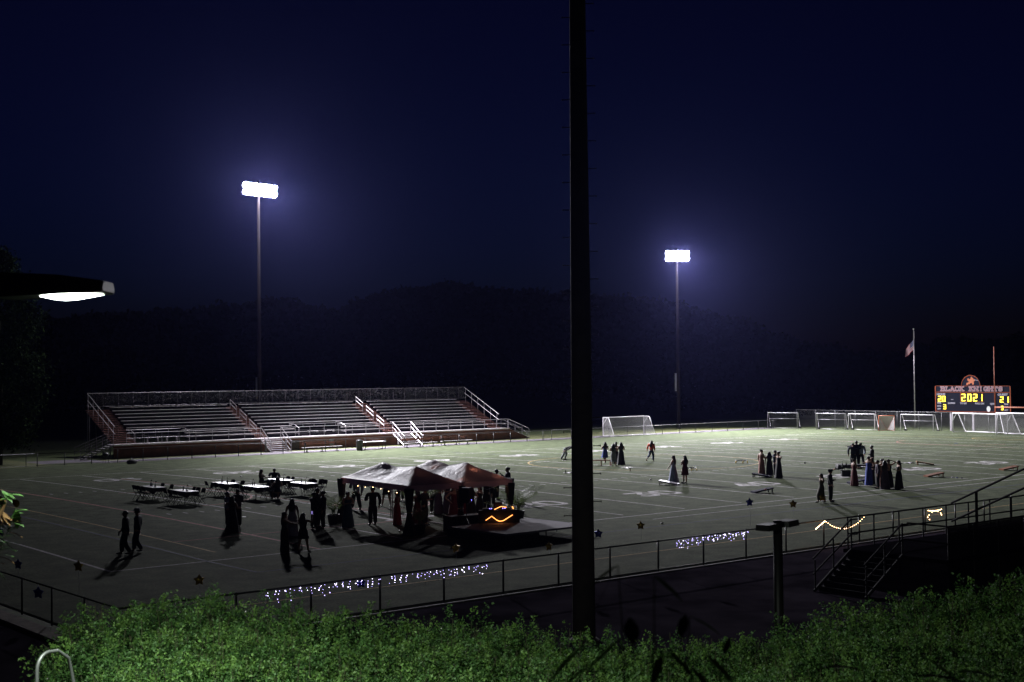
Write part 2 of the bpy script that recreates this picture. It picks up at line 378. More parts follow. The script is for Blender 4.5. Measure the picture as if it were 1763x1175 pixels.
b = MB(); b.box(B((BX0+BX1)/2, BY+.04, BZ/2-.04), (BX1-BX0, .07, BZ-.12)); b.build('front_wall', M_RED, T)
b = MB(); b.box(B((BX0+BX1)/2, 66.8, BZ-.02), (BX1-BX0, 1.5, .06)); b.box(B((BX0+BX1)/2, BY-.05, BZ-.03), (BX1-BX0, .1, .13)); b.build('walkway_deck', M_ALU, T)
b = MB(); b.box(B((BX0+BX1)/2, BY-.02, .92), (BX1-BX0, .05, .035)); b.build('wall_batten', M_RAIL, T)
for s, (x0, x1) in enumerate(SEC):
    g0, g1 = GAP[s]
    for i in range(10):
        spans = [(x0, x1)]
        if i < 3 and g1: spans = [(a, c) for a, c in ((x0, g0), (g1, x1)) if c-a > .5]
        for a, c in spans:
            b = MB(); b.box(B((a+c)/2, RY[i]+.12, RZ[i]+.43), (c-a, .26, .045)); 
            b.build('seat_plank', M_ALU, T)
    b = MB()
    for i in range(10):
        a = g1 if (i < 3 and s == 0) else x0
        b.box(B((a+x1)/2, RY[i]-.14, RZ[i]-.02), (x1-a, .5, .04)); b.box(B((a+x1)/2, RY[i]+.24, RZ[i]+.13), (x1-a, .03, .28))
    b.build('foot_board', M_DKBOARD, T)
    if g1:
        gx = MB()
        for xx in np.arange(g0+.3, g1, 1.3): gx.tube([B(xx, 69.3, BZ), B(xx, 69.3, BZ+1.15)], .025, 6)
        for zz in (.6, 1.15): gx.tube([B(g0, 69.3, BZ+zz), B(g1, 69.3, BZ+zz)], .025, 6)
        for xx in (g0, g1):
            gx.tube([B(xx, 69.3, BZ+1.25), B(xx, 68.3, BZ+1.2), B(xx, 67.4, BZ+.85), B(xx, 67.4, BZ)], .03, 6); gx.tube([B(xx, 69.2, BZ+.5), B(xx, 67.5, BZ+.3)], .025, 6)
        gx.build('wheelchair_bay_rail', M_RAIL, T)
        for xx in (g0+2.0, g0+3.9):
            q = MB(); q.box(B(xx, 68.0, BZ+.46), (1.25, .27, .05)); q.box(B(xx-.5, 68.0, BZ+.23), (.06, .24, .44)); q.box(B(xx+.5, 68.0, BZ+.23), (.06, .24, .44)); q.build('bay_bench', M_ALU, T)
for a, (x0, x1) in enumerate(AIS):
    b = MB()
    for i in range(20): b.box(B((x0+x1)/2, 67.35+.32*i+.12, BZ+.1525*i+.02), (x1-x0, .30, .05)); b.box(B((x0+x1)/2, 67.35+.32*i+.27, BZ+.1525*i+.055), (x1-x0-.01, .02, .03))
    b.build('aisle_steps', M_STEP, T)
    if a in (1, 2):
        xm = x0+.25
        for k in range(3):
            y0 = 73.1-2.0*k; z0 = BZ+(y0-67.3)*.477; y1 = y0-1.35; z1 = BZ+(y1-67.3)*.477
            h = MB()
            for hh in (.55, .95): h.tube([B(xm, y0, z0+hh), B(xm, y1, z1+hh)], .035, 6)
            h.tube([B(xm, y0, z0), B(xm, y0, z0+.95)], .025, 6); h.tube([B(xm, y1, z1), B(xm, y1, z1+.95)], .025, 6); h.build('aisle_handrail', M_RAIL, T)
b = MB(); yb = 74.1
b.tube([B(BX0+.9, yb, 5.78), B(BX1+.1, yb, 5.78)], .03, 6); b.tube([B(BX0+.9, yb, 4.52), B(BX1+.1, yb, 4.52)], .025, 6)
for xx in np.arange(BX0+.9, BX1+.2, 1.52): b.tube([B(xx, yb, 0), B(xx, yb, 5.78)], .02, 6)
b.build('back_rail', M_RAILD, T)
b = MB(); b.quad(B(BX0+.9, yb+.03, 4.5), B(BX1, yb+.03, 4.5), B(BX1, yb+.03, 5.76), B(BX0+.9, yb+.03, 5.76)); b.build('back_mesh', netmat('chain_link_pale', (.25, .25, .28), .07, .07), T)
b = MB(); stx = [(33.9, 36.1), (49.3, 51.6)]
def openspans(x0, x1):
    out = []; c = x0
    for a, e in stx: out.append((c, a)); c = e
    out.append((c, x1)); return out
for a, e in openspans(BX0+1.2, BX1-.2):
    for zz in (.55, 1.02): b.tube([B(a, BY-.03, BZ+zz), B(e, BY-.03, BZ+zz)], .026, 6)
    n = max(1, int((e-a)/1.55))
    for k in range(n+1): b.tube([B(a+(e-a)*k/n, BY-.03, BZ-.1), B(a+(e-a)*k/n, BY-.03, BZ+1.02)], .026, 6)
b.build('front_rail', mat('mid_rail', (.33, .32, .34), .45, .5), T)
for xx, nm in ((BX0+.9, 0), (BX1+.02, 1)):
    b = MB()
    for hh in (.62, 1.25): b.tube([B(xx, 74.1, 4.5+hh), B(xx, 67.8, 1.5+hh)], .032, 6)
    for k in range(6): y_ = 73.9-k*1.15; z_ = 4.4-(74.1-y_)*.484; b.tube([B(xx, y_, z_-.35), B(xx, y_, z_+1.32)], .025, 6)
    b.build('side_rail', M_RAIL, T)
for a, e in stx:                                            # front stairs
    s = MB()
    for k in range(7): s.box(B((a+e)/2, BY-.25-.27*k, BZ-.17*(k+1)), (e-a-.2, .25, .035))
    s.build('stair_treads', M_ALU, T)
    for xx in (a, e):
        h = MB(); h.box(B(xx, BY-1.05, .62), (.05, .28, 1.0)); 
        h.tube([B(xx, BY-.05, BZ+1.15), B(xx, BY-2.0, 1.05), B(xx, BY-2.3, 1.02)], .035, 6); h.tube([B(xx, BY-.05, BZ+.62), B(xx, BY-2.0, .55)], .03, 6); h.tube([B(xx, BY-.05, BZ-.05), B(xx, BY-2.1, .05)], .05, 6)
        h.tube([B(xx, BY-.05, BZ), B(xx, BY-.05, BZ+1.2)], .03, 6); h.tube([B(xx, BY-2.05, 0), B(xx, BY-2.05, 1.05)], .03, 6); h.build('stair_handrail', M_RAIL, T)
                                                             # end ramp and stair at both ends
for xx, d in ((BX1, 1), (BX0, -1)):
    for yy in (66.1, 67.4):
        h = MB()
        for hh in (.5, 1.0): h.tube([B(xx, yy, BZ+hh), B(xx+d*3.0, yy, .1+hh)], .028, 6)
        h.tube([B(xx, yy, BZ-.05), B(xx+d*3.0, yy, .05)], .05, 6)
        for k in range(4): h.tube([B(xx+d*k, yy, BZ-.4*k-.05), B(xx+d*k, yy, BZ-.4*k+1.0)], .025, 6)
        h.build('end_stair_rail', M_RAILD, T)
s = MB()
for xx, d in ((BX1, 1), (BX0, -1)):
    for k in range(8): s.box(B(xx+d*(.2+.37*k), 66.75, BZ-.16*(k+1)), (.34, 1.25, .035))
s.build('end_stair_treads', M_ALU, T)
s = MB(); s.loft([[B(BX1, BY+.04, 0), B(BX1, BY+.09, 0), B(BX1, BY+.09, BZ-.05), B(BX1, BY+.04, BZ-.05)], [B(BX1+2.9, BY+.04, 0), B(BX1+2.9, BY+.09, 0), B(BX1+2.9, BY+.09, .08), B(BX1+2.9, BY+.04, .08)]]); s.build('ramp_wall', M_RED, T)
for xx in np.arange(BX0+.9, BX1+.2, 4.53):
    s = MB()
    for k in range(1, 5): yy = 67.3+1.6*k; s.tube([B(xx, yy, 0), B(xx, yy, BZ+.45*k*1.6)], .06, 5)
    s.tube([B(xx, 66.8, .3), B(xx, 73.8, 3.8)], .05, 5); s.build('understructure', M_BRACE, T)
for xx, w_ in ((41.9, .9), (37.7, 1.3)):
    s = MB(); s.box(B(xx, BY-.012, .62 if w_ < 1 else .5), (w_*.55 if w_ < 1 else 1.0, .03, .62 if w_ < 1 else .95)); s.build('access_door', mat('grey_panel', (.17, .18, .18), .6) if w_ < 1 else mat('dark_panel', (.05, .035, .035), .7), T)

# ------------------------------------------------------------------ fences
M_BLK = mat('black_fence_paint', (.025, .025, .026), .45, .2)
M_LINK = netmat('chain_link_black', (.03, .03, .03), .06, .055)
M_LINKF = netmat('chain_link_grey', (.10, .10, .11), .07, .05)
def fence(label, p0, p1, h, step, rail_r, m, ml, off=0.0, loc_z=0.0, bottom=True, post_r=.03, railm=None):
    p0 = Vector(p0); p1 = Vector(p1); d = p1-p0; Ln = d.length; az = math.atan2(d.y, d.x)
    t = thing('chain_link_fence', label, 'fence', (p0.x, p0.y, loc_z), az)
    k = off
    while k <= Ln+.01:
        b = MB(); b.tube([(k, 0, 0), (k, 0, h)], post_r, 8); b.ball((k, 0, h+.01), post_r*1.25, 6, 4); b.build('post', m, t, True); k += step
    b = MB(); b.tube([(0, 0, h), (Ln, 0, h)], rail_r, 8); b.build('top_rail', railm or m, t, True)
    if bottom: b = MB(); b.tube([(0, 0, .07), (Ln, 0, .07)], rail_r*.9, 8); b.build('bottom_rail', m, t, True)
    b = MB(); b.quad((0, .01, .03), (Ln, .01, .03), (Ln, .01, h), (0, .01, h)); b.build('mesh_panel', ml, t)
    return t
fence('long low black chain link fence between the field and the near pavement', (-14.86, -14, 0), (32.0, -14, 0), 1.11, 2.44, .028, M_BLK, M_LINK, off=1.04, post_r=.035)
fence('short dark chain link fence running along the left end of the field', (-14.86, -13.9, 0), (-14.86, 28, 0), 1.11, 2.44, .024, M_BLK, M_LINK, off=2.2)
fence('low black fence along the far sideline in front of the bleachers', (10.5, 61.2, 0), (67.0, 61.2, 0), 1.07, 2.3, .02, M_BLK, M_LINKF, off=.1, post_r=.035, railm=M_BLK)
fence('low fence with pale top rail along the far sideline behind the lone goal', (67.1, 61.25, 0), (105.5, 61.25, 0), 1.07, 2.9, .024, M_BLK, M_LINKF, railm=mat('pale_rail', (.2, .2, .21), .5, .5), post_r=.03)
fence('grey railed fence beside the left end of the bleachers', (-28, 61.25, 0), (10.4, 61.25, 0), 1.07, 2.9, .022, M_BLK, M_LINKF, railm=mat('pale_rail', (.2, .2, .21), .5, .5))
fence('tall thin fence behind the row of goals and under the scoreboard', (110.5, 62, 0), (110.5, 20, 0), 2.25, 3.05, .02, mat('grey_post', (.16, .16, .17), .5, .4), M_LINKF, bottom=False)

# ------------------------------------------------------------------ goals
M_WHT = mat('white_goal_tube', (.78, .76, .80), .4, var=.05, scale=2)
M_GREYT = mat('grey_goal_tube', (.42, .41, .44), .4, .3)
M_NET = netmat('white_net', (.55, .54, .56), .12, .13, diamond=False)
M_NETD = netmat('dark_net', (.22, .21, .23), .12, .06, diamond=False)
M_NETW = netmat('close_white_net', (.6, .56, .56), .05, .5, diamond=True)
def soccer_goal(label, p, az, w, h, deep, m, net, r=.05, topd=.9, group=None):
    t = thing('soccer_goal', label, 'soccer goal', (p[0], p[1], cz(p[1])+.01), az, group)
    b = MB(); b.tube([(0, 0, 0), (0, 0, h), (w, 0, h), (w, 0, 0)], r, 8); b.build('goal_frame', m, t, True)
    b = MB()
    for x in (0, w):
        b.tube([(x, 0, h), (x, topd, h)], r*.7, 6); b.tube([(x, topd, h), (x, deep, .05), (x, 0, .05)], r*.7, 6); b.tube([(x, 0, h*.62), (x, .7 if topd > .5 else .3, h)], r*.5, 6)
    b.tube([(0, deep, .05), (w, deep, .05)], r*.8, 6); b.build('back_stay', m, t, True)
    b = MB(); e = .02
    b.quad((e, topd, h-.02), (w-e, topd, h-.02), (w-e, deep, .06), (e, deep, .06)); b.quad((e, 0, h-.02), (w-e, 0, h-.02), (w-e, topd, h-.02), (e, topd, h-.02))
    for x in (e, w-e): b.add([(x, 0, .03), (x, deep, .06), (x, topd, h-.02), (x, 0, h-.02)], [(0, 1, 2, 3)])
    b.build('net', net, t)
    return t
g0, g1 = G(1038.5, 751.5), G(1108.5, 748)
dv = g1-g0; soccer_goal('lone white soccer goal with a sagging net beside the far fence', g1, math.atan2(-dv.y, -dv.x), dv.length, 2.13, 1.9, M_WHT, M_NET, .055)
def backgoal(label, u0, u1, v, lean, m, net, h=2.0):
    a, c = G(u0, v), G(u1, v+.6); dv = c-a
    t = thing('soccer_goal', label, 'soccer goal', (a.x, a.y, .01), math.atan2(dv.y, dv.x), 'spare goals lined up behind the end zone'); w = dv.length; dp = lean
    b = MB(); b.tube([(0, 0, 0), (0, 0, h), (w, 0, h), (w, 0, 0)], .045, 8); b.build('goal_frame', m, t, True)
    b = MB()
    for x in (0, w): b.tube([(x, 0, h), (x, dp*.3, h), (x, dp, .05), (x, 0, .05)], .035, 6)
    b.tube([(0, dp, .05), (w/2, dp, .0), (w, dp, .05)], .03, 6); b.tube([(0, dp*.5, h*.62), (w, dp*.5, h*.62)], .018, 6); b.build('back_stay', m, t, True)
    b = MB(); b.quad((0, dp*.3, h), (w, dp*.3, h), (w, dp, .06), (0, dp, .06)); b.build('net', net, t)
    for x in (0, w): b = MB(); b.box((x, dp*.9, .12), (.28, .34, .2)); b.build('sandbag', M_BLK, t)
backgoal('small grey goal standing alone, leftmost of the spare goals', 1322, 1373, 738, 1.2, M_GREYT, M_NETD)
backgoal('grey goal left of the touching pair of spare goals', 1405.5, 1455, 740, 1.3, M_GREYT, M_NETD)
backgoal('white framed goal right of the touching pair, beside the lacrosse goal', 1461, 1506, 741, 1.4, M_WHT, M_NETD)
backgoal('white framed goal in front of the flagpole foot', 1551, 1607, 742, 1.4, M_WHT, M_NETD)
a, c = G(1641, 745), G(1735, 748); dv = c-a
soccer_goal('wide white soccer goal standing under the scoreboard', a, math.atan2(dv.y, dv.x), dv.length, 2.2, 2.2, M_WHT, M_NET, .06)
a, c = G(1715.5, 749), G(1835, 752); dv = c-a
soccer_goal('nearest white soccer goal cut off by the right picture edge', a, math.atan2(dv.y, dv.x), dv.length, 2.35, 2.0, M_WHT, M_NET, .06)
p = G(1513, 742); t = thing('lacrosse_goal', 'small orange lacrosse goal with a solid pale net', 'lacrosse goal', (p.x, p.y, .01), -1.0)
M_ORG = mat('orange_tube', (.62, .15, .05), .45)
b = MB(); b.tube([(0, 0, 0), (0, 0, 1.83), (1.83, 0, 1.83), (1.83, 0, 0)], .04, 8); b.tube([(0, 0, .03), (.92, 2.1, .03), (1.83, 0, .03)], .03, 6); b.tube([(0, 0, 1.8), (.92, 2.1, .03), (1.83, 0, 1.8)], .02, 6); b.build('goal_frame', M_ORG, t, True)
b = MB(); b.add([(0, 0, 0), (0, 0, 1.8), (1.83, 0, 1.8), (1.83, 0, 0), (.92, 2.1, .03)], [(0, 1, 4, 0), (1, 2, 4, 1), (2, 3, 4, 2)]) if False else b.add([(0, 0, .02), (0, 0, 1.8), (1.83, 0, 1.8), (1.83, 0, .02), (.92, 2.1, .04)], [(0, 1, 4), (1, 2, 4), (2, 3, 4)]); b.build('net', M_NETW, t)

# football goalpost at the right end
t = thing('football_goalpost', 'slim orange football goalpost upright in front of the scoreboard', 'goalpost', (110*YD, FW/2, 0), -PI/2)
M_UPR = mat('orange_upright', (.22, .055, .02), .7)
b = MB(); b.tube([(0, 1.8, 0), (0, 1.8, 1.9), (0, 1.3, 2.9), (0, .1, 3.2)], .08, 8); b.build('gooseneck', M_UPR, t, True)
b = MB(); b.tube([(-3.56, 0, 3.25), (3.56, 0, 3.25)], .075, 8); b.build('crossbar', M_UPR, t, True)
for s in (-1, 1): b = MB(); b.tube([(s*3.56, 0, 3.25), (s*3.56, 0, 9.7)], .05, 8); b.build('upright', M_UPR, t, True)

# ------------------------------------------------------------------ scoreboard
q0, q1 = onX(1609.5, 664.5, 112), onX(1740.5, 711, 112)
SW = q0.y-q1.y; SH = q0.z-q1.z
t = thing('scoreboard', 'dark scoreboard with orange trim and lit yellow digits reading 20 21', 'scoreboard', (112, q0.y, 0), -PI/2)
def S(a, c, y=0.0): return (a*SW, y, q1.z+c*SH)               # a: 0..1 left to right, c: 0..1 bottom to top
M_SB = mat('scoreboard_face', (.006, .0065, .014), .9, spec=.1); M_SBO = mat('scoreboard_orange', (.20, .05, .022), .8, spec=.1); M_SBT = mat('scoreboard_lettering', (.20, .19, .23), .8, spec=.1, emit=(.62, .60, .75), es=.03)  # faint emission added to the lettering, which is no lamp
M_LED = mat('lit_digit', (.9, .7, .05), .5, emit=(1, .72, .03), es=4.5)
b = MB(); b.box((SW/2, .2, q1.z+SH/2), (SW, .3, SH)); b.build('board', M_SB, t)
b = MB()
for a0, c0, a1, c1 in ((0, .985, 1, 1), (0, 0, 1, .02), (0, 0, .011, 1), (.989, 0, 1, 1), (0, .745, 1, .765), (.79, 0, .806, .765), (.345, .385, .355, .755), (.635, .385, .645, .755), (.345, .385, .645, .40)):
    b.box(((a0+a1)/2*SW, .03, q1.z+(c0+c1)/2*SH), ((a1-a0)*SW, .05, (c1-c0)*SH))
b.build('trim', M_SBO, t)
for a in (.2, .5, .8): b = MB(); b.box((a*SW, .3, (q1.z+.2)/2), (.25, .25, q1.z+.2)); b.build('leg', M_STEEL, t)
def textmesh(name, s, size, m, parent, loc, w=None, fat=0.0, ext=.01, rot=(PI/2, 0, 0)):
    c = bpy.data.curves.new(name, 'FONT'); c.body = s; c.size = size; c.align_x = 'CENTER'; c.align_y = 'CENTER'; c.extrude = ext; c.offset = fat
    o = bpy.data.objects.new(name, c); COL.objects.link(o); bpy.context.view_layer.update()
    me = bpy.data.meshes.new_from_object(o.evaluated_get(bpy.context.evaluated_depsgraph_get())); dx = o.dimensions.x
    bpy.data.objects.remove(o); me.materials.clear(); me.materials.append(m)
    q = bpy.data.objects.new(name, me); COL.objects.link(q); q.parent = parent; q.location = loc; q.rotation_euler = rot
    if w and dx > 0: q.scale = (w/dx, 1, 1)
    return q
# slab-serif name drawn letter by letter
LET = {'B': [('v', 0), [(0, 1), (.7, 1), (.9, .85), (.9, .65), (.7, .52), (0, .52)], [(.7, .52), (1, .38), (1, .14), (.75, 0), (0, 0)]], 'L': [('v', .15), [(-.1, 0), (1, 0), (1, .28)]], 'A': [[(-.02, 0), (.5, 1), (1.02, 0)], [(.2, .35), (.8, .35)], ('s', 0), ('s', 1)],
       'C': [[(1, .72), (.85, .95), (.5, 1), (.12, .85), (0, .5), (.12, .15), (.5, 0), (.85, .06), (1, .28)], [(1, .68), (1, 1)]], 'K': [('v', .08), [(.95, 1), (.1, .42)], [(.35, .6), (1, 0)], ('s', .95), ('t', .9)], 'N': [('v', 0), [(0, 1), (1, 0)], ('v', 1)], 'I': [('v', .5)],
       'G': [[(1, .75), (.8, .97), (.45, 1), (.1, .82), (0, .5), (.1, .15), (.45, 0), (.9, .06), (.98, .42), (.6, .42)]], 'H': [('v', .02), ('v', .98), [(.02, .52), (.98, .52)]], 'T': [('v', .5), [(0, .74), (0, 1), (1, 1), (1, .74)]],
       'S': [[(.92, .72), (.92, .9), (.6, 1), (.25, .97), (.05, .78), (.2, .58), (.8, .42), (.97, .22), (.75, .03), (.4, 0), (.08, .1), (.06, .3)]]}
def slab(s, x0, x1, z0, z1, wid, y, name, m, o_=0, n=13):
    b = MB(); cw = (x1-x0)/n; x0 += o_*cw
    for i, ch in enumerate(s):
        if ch == ' ': continue
        lw = cw*(.42 if ch == 'I' else .72); lx = x0+i*cw+(cw-lw)/2; hz = z1-z0
        segs = []
        for st in LET[ch]:
            if st[0] == 'v': segs += [((st[1], 0), (st[1], 1)), ((st[1]-.2, 0), (st[1]+.2, 0)), ((st[1]-.2, 1), (st[1]+.2, 1))]
            elif st[0] == 's': segs += [((st[1]-.2, 0), (st[1]+.2, 0))]
            elif st[0] == 't': segs += [((st[1]-.2, 1), (st[1]+.2, 1))]
            else: segs += list(zip(st, st[1:]))
        for k, (p, q) in enumerate(segs):
            P = Vector((lx+p[0]*lw, 0, z0+p[1]*hz)); Q = Vector((lx+q[0]*lw, 0, z0+q[1]*hz)); d = (Q-P).normalized(); nn = Vector((-d.z, 0, d.x))*wid/2; P -= d*wid*.45; Q += d*wid*.45
            yy = y-.0015*((k+i) % 4); b.add([P-nn+Vector((0, yy, 0)), Q-nn+Vector((0, yy, 0)), Q+nn+Vector((0, yy, 0)), P+nn+Vector((0, yy, 0))], [(0, 1, 2, 3)])
    b.build(name, m, t)
for w_, o_ in (('BLACK', 0), ('KNIGHTS', 6)):
    slab(w_, .08*SW, .905*SW, q1.z+.81*SH, q1.z+.955*SH, .15, -.006, 'name_outline', M_SBT, o_)
    slab(w_, .08*SW, .905*SW, q1.z+.81*SH, q1.z+.955*SH, .06, -.016, 'name_lettering', mat('dark_orange_letter', (.20, .035, .03), .6), o_)
for s, a, c, sz, w in (('HOME', .082, .665, .34, 1.15), ('GUEST', .90, .665, .34, 1.3), ('DOWN', .225, .325, .28, .95), ('TO GO', .385, .325, .28, .9), ('BALL ON', .60, .325, .28, 1.15), ('QTR', .765, .315, .28, .62), ('TIME', .055, .33, .22, .55), ('OUTS', .055, .21, .22, .55), ('LEFT', .055, .10, .22, .5), ('TIME', .94, .31, .22, .55), ('OUTS', .94, .20, .22, .55), ('LEFT', .94, .09, .22, .5)):
    textmesh('caption', s, sz, M_SBT, t, S(a, c, -.0), w, .018)
SEGS = {'0': 'abcdef', '1': 'bc', '2': 'abged', '3': 'abgcd'}
def digit(ch, a, c, h):
    w = h*.52; b = MB(); th = h*(.15 if h > .55 else .125); x, _, z = S(a, c)
    if ch == '1': x -= w*.35
    P = {'a': ((-w/2, h/2), (w/2, h/2)), 'b': ((w/2, h/2), (w/2, 0)), 'c': ((w/2, 0), (w/2, -h/2)), 'd': ((-w/2, -h/2), (w/2, -h/2)), 'e': ((-w/2, 0), (-w/2, -h/2)), 'f': ((-w/2, h/2), (-w/2, 0)), 'g': ((-w/2, 0), (w/2, 0))}
    for i, k in enumerate(SEGS[ch]):
        (x0, z0), (x1, z1) = P[k]; b.box((x+(x0+x1)/2, .035-.003*i, z+(z0+z1)/2), (abs(x1-x0)+th*.8, .05, abs(z1-z0)+th*.8) if abs(x1-x0) > abs(z1-z0) else (th, .05, abs(z1-z0)+th*.6))
    b.build('digit', M_LED, t)
for ch, a, c, h in (('2', .385, .55, .74), ('0', .465, .55, .74), ('2', .54, .55, .74), ('1', .627, .55, .74), ('2', .062, .49, .60), ('0', .118, .49, .60), ('2', .885, .485, .60), ('1', .962, .485, .60), ('3', .128, .185, .50), ('1', .79, .14, .55), ('3', .888, .17, .42)): digit(ch, a, c, h)
b = MB(); b.box((.233*SW, .03, q1.z+.47*SH), (.3, .05, .07)); b.build('lit_dash', M_SBT, t)
b = MB(); x_, _, z_ = S(.715, .125); b.add([(x_+.24*math.cos(k*PI/8), -.004, z_+.34*math.sin(k*PI/8)) for k in range(16)], [tuple(range(16))]); b.build('possession_panel', mat('pale_panel', (.45, .45, .45), .6), t)
# half-round crest above the board
cx, czv, R_ = .485*SW, q0.z, 1.22
b = MB(); arc = [(cx+R_*math.cos(PI*k/20), czv+R_*math.sin(PI*k/20)) for k in range(21)]
b.loft([[(x, y, z) for x, z in arc] for y in (.04, .26)]); cr = b.build('crest', M_SB, t)
b = MB(); b.tube([(x, .03, z) for x, z in arc], .045, 6); b.build('crest_rim', M_SBO, cr)
kn = [(-.62, .05), (-.55, .28), (-.33, .33), (-.22, .46), (-.40, .52), (-.46, .80), (-.30, .88), (-.20, .74), (-.02, .80), (.02, 1.02), (.18, 1.06), (.24, .90), (.34, .92), (.40, .72), (.56, .74), (.58, .55), (.38, .42), (.46, .22), (.34, .02), (.20, .10), (.14, .28), (-.06, .24), (-.18, .10), (-.34, .12), (-.44, -.02)]
b = MB(); b.add([(cx+x*.95, .025, czv+.08+z*.92) for x, z in kn], [tuple(range(len(kn)))]); b.build('crest_knight', mat('crest_orange', (.32, .085, .03), .8), cr)
b = MB(); b.add([(cx+.45, .022, czv+.66), (cx+.95, .022, czv+.60), (cx+.95, .022, czv+.65), (cx+.45, .022, czv+.73)], [(0, 1, 2, 3)]); b.build('crest_lance', M_SBT, cr)

# ------------------------------------------------------------------ flag
pf = onX(1573, 568, 116); t = thing('flagpole', 'tall thin pale flagpole left of the scoreboard', 'flagpole', (116, pf.y, 0))
b = MB(); b.tube([(0, 0, 0), (0, 0, pf.z*.5), (0, 0, pf.z)], [.09, .075, .045], 10); b.build('pole', M_RAIL, t, True)
b = MB(); b.ball((0, 0, pf.z+.08), .11, 10, 6); b.build('finial', M_RAIL, t, True)
b = MB(); b.tube([(.12, 0, 1.2), (.12, 0, pf.z-.2)], .012, 4); b.build('halyard', M_RAIL, t)
FL, FH = 2.1, 1.25; ni, nj = 22, 13; zt = pf.z-1.25
def fp(i, j):                                  # drooping in a light wind, away to the left
    s = i/ni; a = FL*s; droop = .62*s**1.1
    x = .14*math.sin(s*9+j*.12)*s; yy = .55*a; zz = -a*.52 - FH*j/nj*(1-.12*s)
    return Vector((x+.05, .06+yy, zt+zz))
b = MB(); vs = [fp(i, j) for i in range(ni+1) for j in range(nj+1)]
n0 = len(b.v); b.v += [tuple(p) for p in vs]
for i in range(ni):
    for j in range(nj):
        b.f.append(tuple(i_*(nj+1)+j_ for i_, j_ in ((i, j), (i+1, j), (i+1, j+1), (i, j+1)))); b.mi.append(2 if (i < ni*.4 and j < 7) else (j % 2))
b.k = 1
for r_ in range(9):
    for c_ in range(6 if r_ % 2 == 0 else 5):
        s_ = (.5+c_+(0 if r_ % 2 == 0 else .5))/6*ni*.4*.97; jj = (r_+.6)/9.2*7
        i0, j0 = int(s_), int(jj); P = fp(i0, j0).lerp(fp(i0+1, j0), s_-i0).lerp(fp(i0, j0+1).lerp(fp(i0+1, j0+1), s_-i0), jj-j0)
        e1 = (fp(i0+1, j0)-fp(i0, j0)).normalized(); e2 = (fp(i0, j0+1)-fp(i0, j0)).normalized(); nn = e1.cross(e2).normalized()*.006
        for sg in (1, -1): b.add([P+nn*sg+(e1*math.cos(PI/2+k*PI/5)-e2*math.sin(PI/2+k*PI/5))*(.035 if k % 2 == 0 else .014) for k in range(10)], [tuple(range(10))])
fo = b.build('flag', [mat('flag_red', (.25, .02, .03), .8, trans=.3), mat('flag_white', (.36, .34, .36), .8, trans=.3), mat('flag_blue', (.02, .03, .12), .8, trans=.3)]); fo.location = (116, pf.y, 0)
tag(fo, 'striped national flag drooping from the tall flagpole', 'flag')

# ------------------------------------------------------------------ things along the far fence
def bench(label, u, v, L_, tilt, kind='bench', h=.45, back=False):
    p = G(u, v); t = thing('bench', label, 'bench', (p.x, min(p.y, 63.0), cz(p.y)+.006), tilt, 'team benches along the far fence')
    b = MB(); b.box((0, 0, h), (L_, .28, .05)); b.build('seat', M_ALU, t)
    for x in (-L_*.38, 0, L_*.38):
        b = MB(); b.box((x, .05, h/2), (.07, .07, h-.05)); b.box((x, .05, .03), (.09, .5, .06)); b.build('leg', M_BLK, t)
    if back: b = MB(); b.box((0, .36, .82), (L_*.96, .04, .2)); b.build('backrest', M_RED, t); b = MB(); [b.box((x, .31, .6), (.05, .05, .6)) for x in (-L_*.38, L_*.38)]; b.build('back_support', M_BLK, t)
bench('long aluminium bench under the middle of the bleacher wall', 555, 778, 4.4, 0, back=True)
bench('aluminium bench right of the second bleacher stair', 724, 770.5, 4.3, .02, back=True)
bench('aluminium bench with red backboard near the right end of the wall', 786, 766.5, 4.0, .02, back=True)
p = G(641, 774); t = thing('folding_table', 'white topped folding table in front of the bleacher wall', 'table', (p.x, p.y, .005), .02)
b = MB(); b.box((0, 0, .74), (2.9, .76, .05)); b.build('tabletop', mat('white_plastic', (.75, .72, .76), .45), t)
for x in (-1.0, 1.0): b = MB(); b.tube([(x, -.3, .72), (x, -.3, 0)], .02, 6); b.tube([(x, .3, .72), (x, .3, 0)], .02, 6); b.tube([(x, -.3, .05), (x, .3, .05)], .02, 6); b.build('leg_frame', M_BLK, t, True)
p = G(619, 776); t = thing('trash_can', 'dark slatted trash can left of the white folding table', 'trash can', (p.x, p.y, .005))
b = MB(); b.lathe([(.27, 0), (.3, .1), (.32, .85), (.34, .88)], n=20, fold=.03, nf=20); b.build('can', mat('dark_can', (.05, .045, .05), .6), t, True)
b = MB(); b.lathe([(.33, .9), (.30, 1.0), (.12, 1.03)], n=16); b.build('lid', M_BLK, t, True)
for u, v, s, lb in ((227, 799, .45, 'dark equipment bag lying at the far sideline fence'), (1000, 751, .4, 'dark bag lying under the far fence by the pole')):
    p = G(u, v); t = thing('equipment_bag', lb, 'bag', (p.x, p.y, cz(p.y)), .5)
    b = MB(); b.loft([[(x_, r*math.cos(k*PI/6), max(0.0, r*.8+r*.8*math.sin(k*PI/6))) for k in range(12)] for x_, r in ((-.5, .05), (-.45, .2), (0, .26), (.42, .22), (.5, .06))]); b.build('bag_body', mat('dark_cloth', (.02, .02, .022), .8), t, True)
    b = MB(); b.tube([(-.25, 0, .38), (-.1, .03, .5), (.1, .03, .5), (.25, 0, .38)], .018, 5); b.build('handle', M_BLK, t, True)
p = G(182, 799); t = thing('small_barbecue', 'small dark kettle on thin legs by the left end of the far fence', 'barbecue', (p.x, p.y, 0))
b = MB(); b.ball((0, 0, .75), (.28, .28, .2), 12, 8); b.build('kettle', M_BLK, t, True)
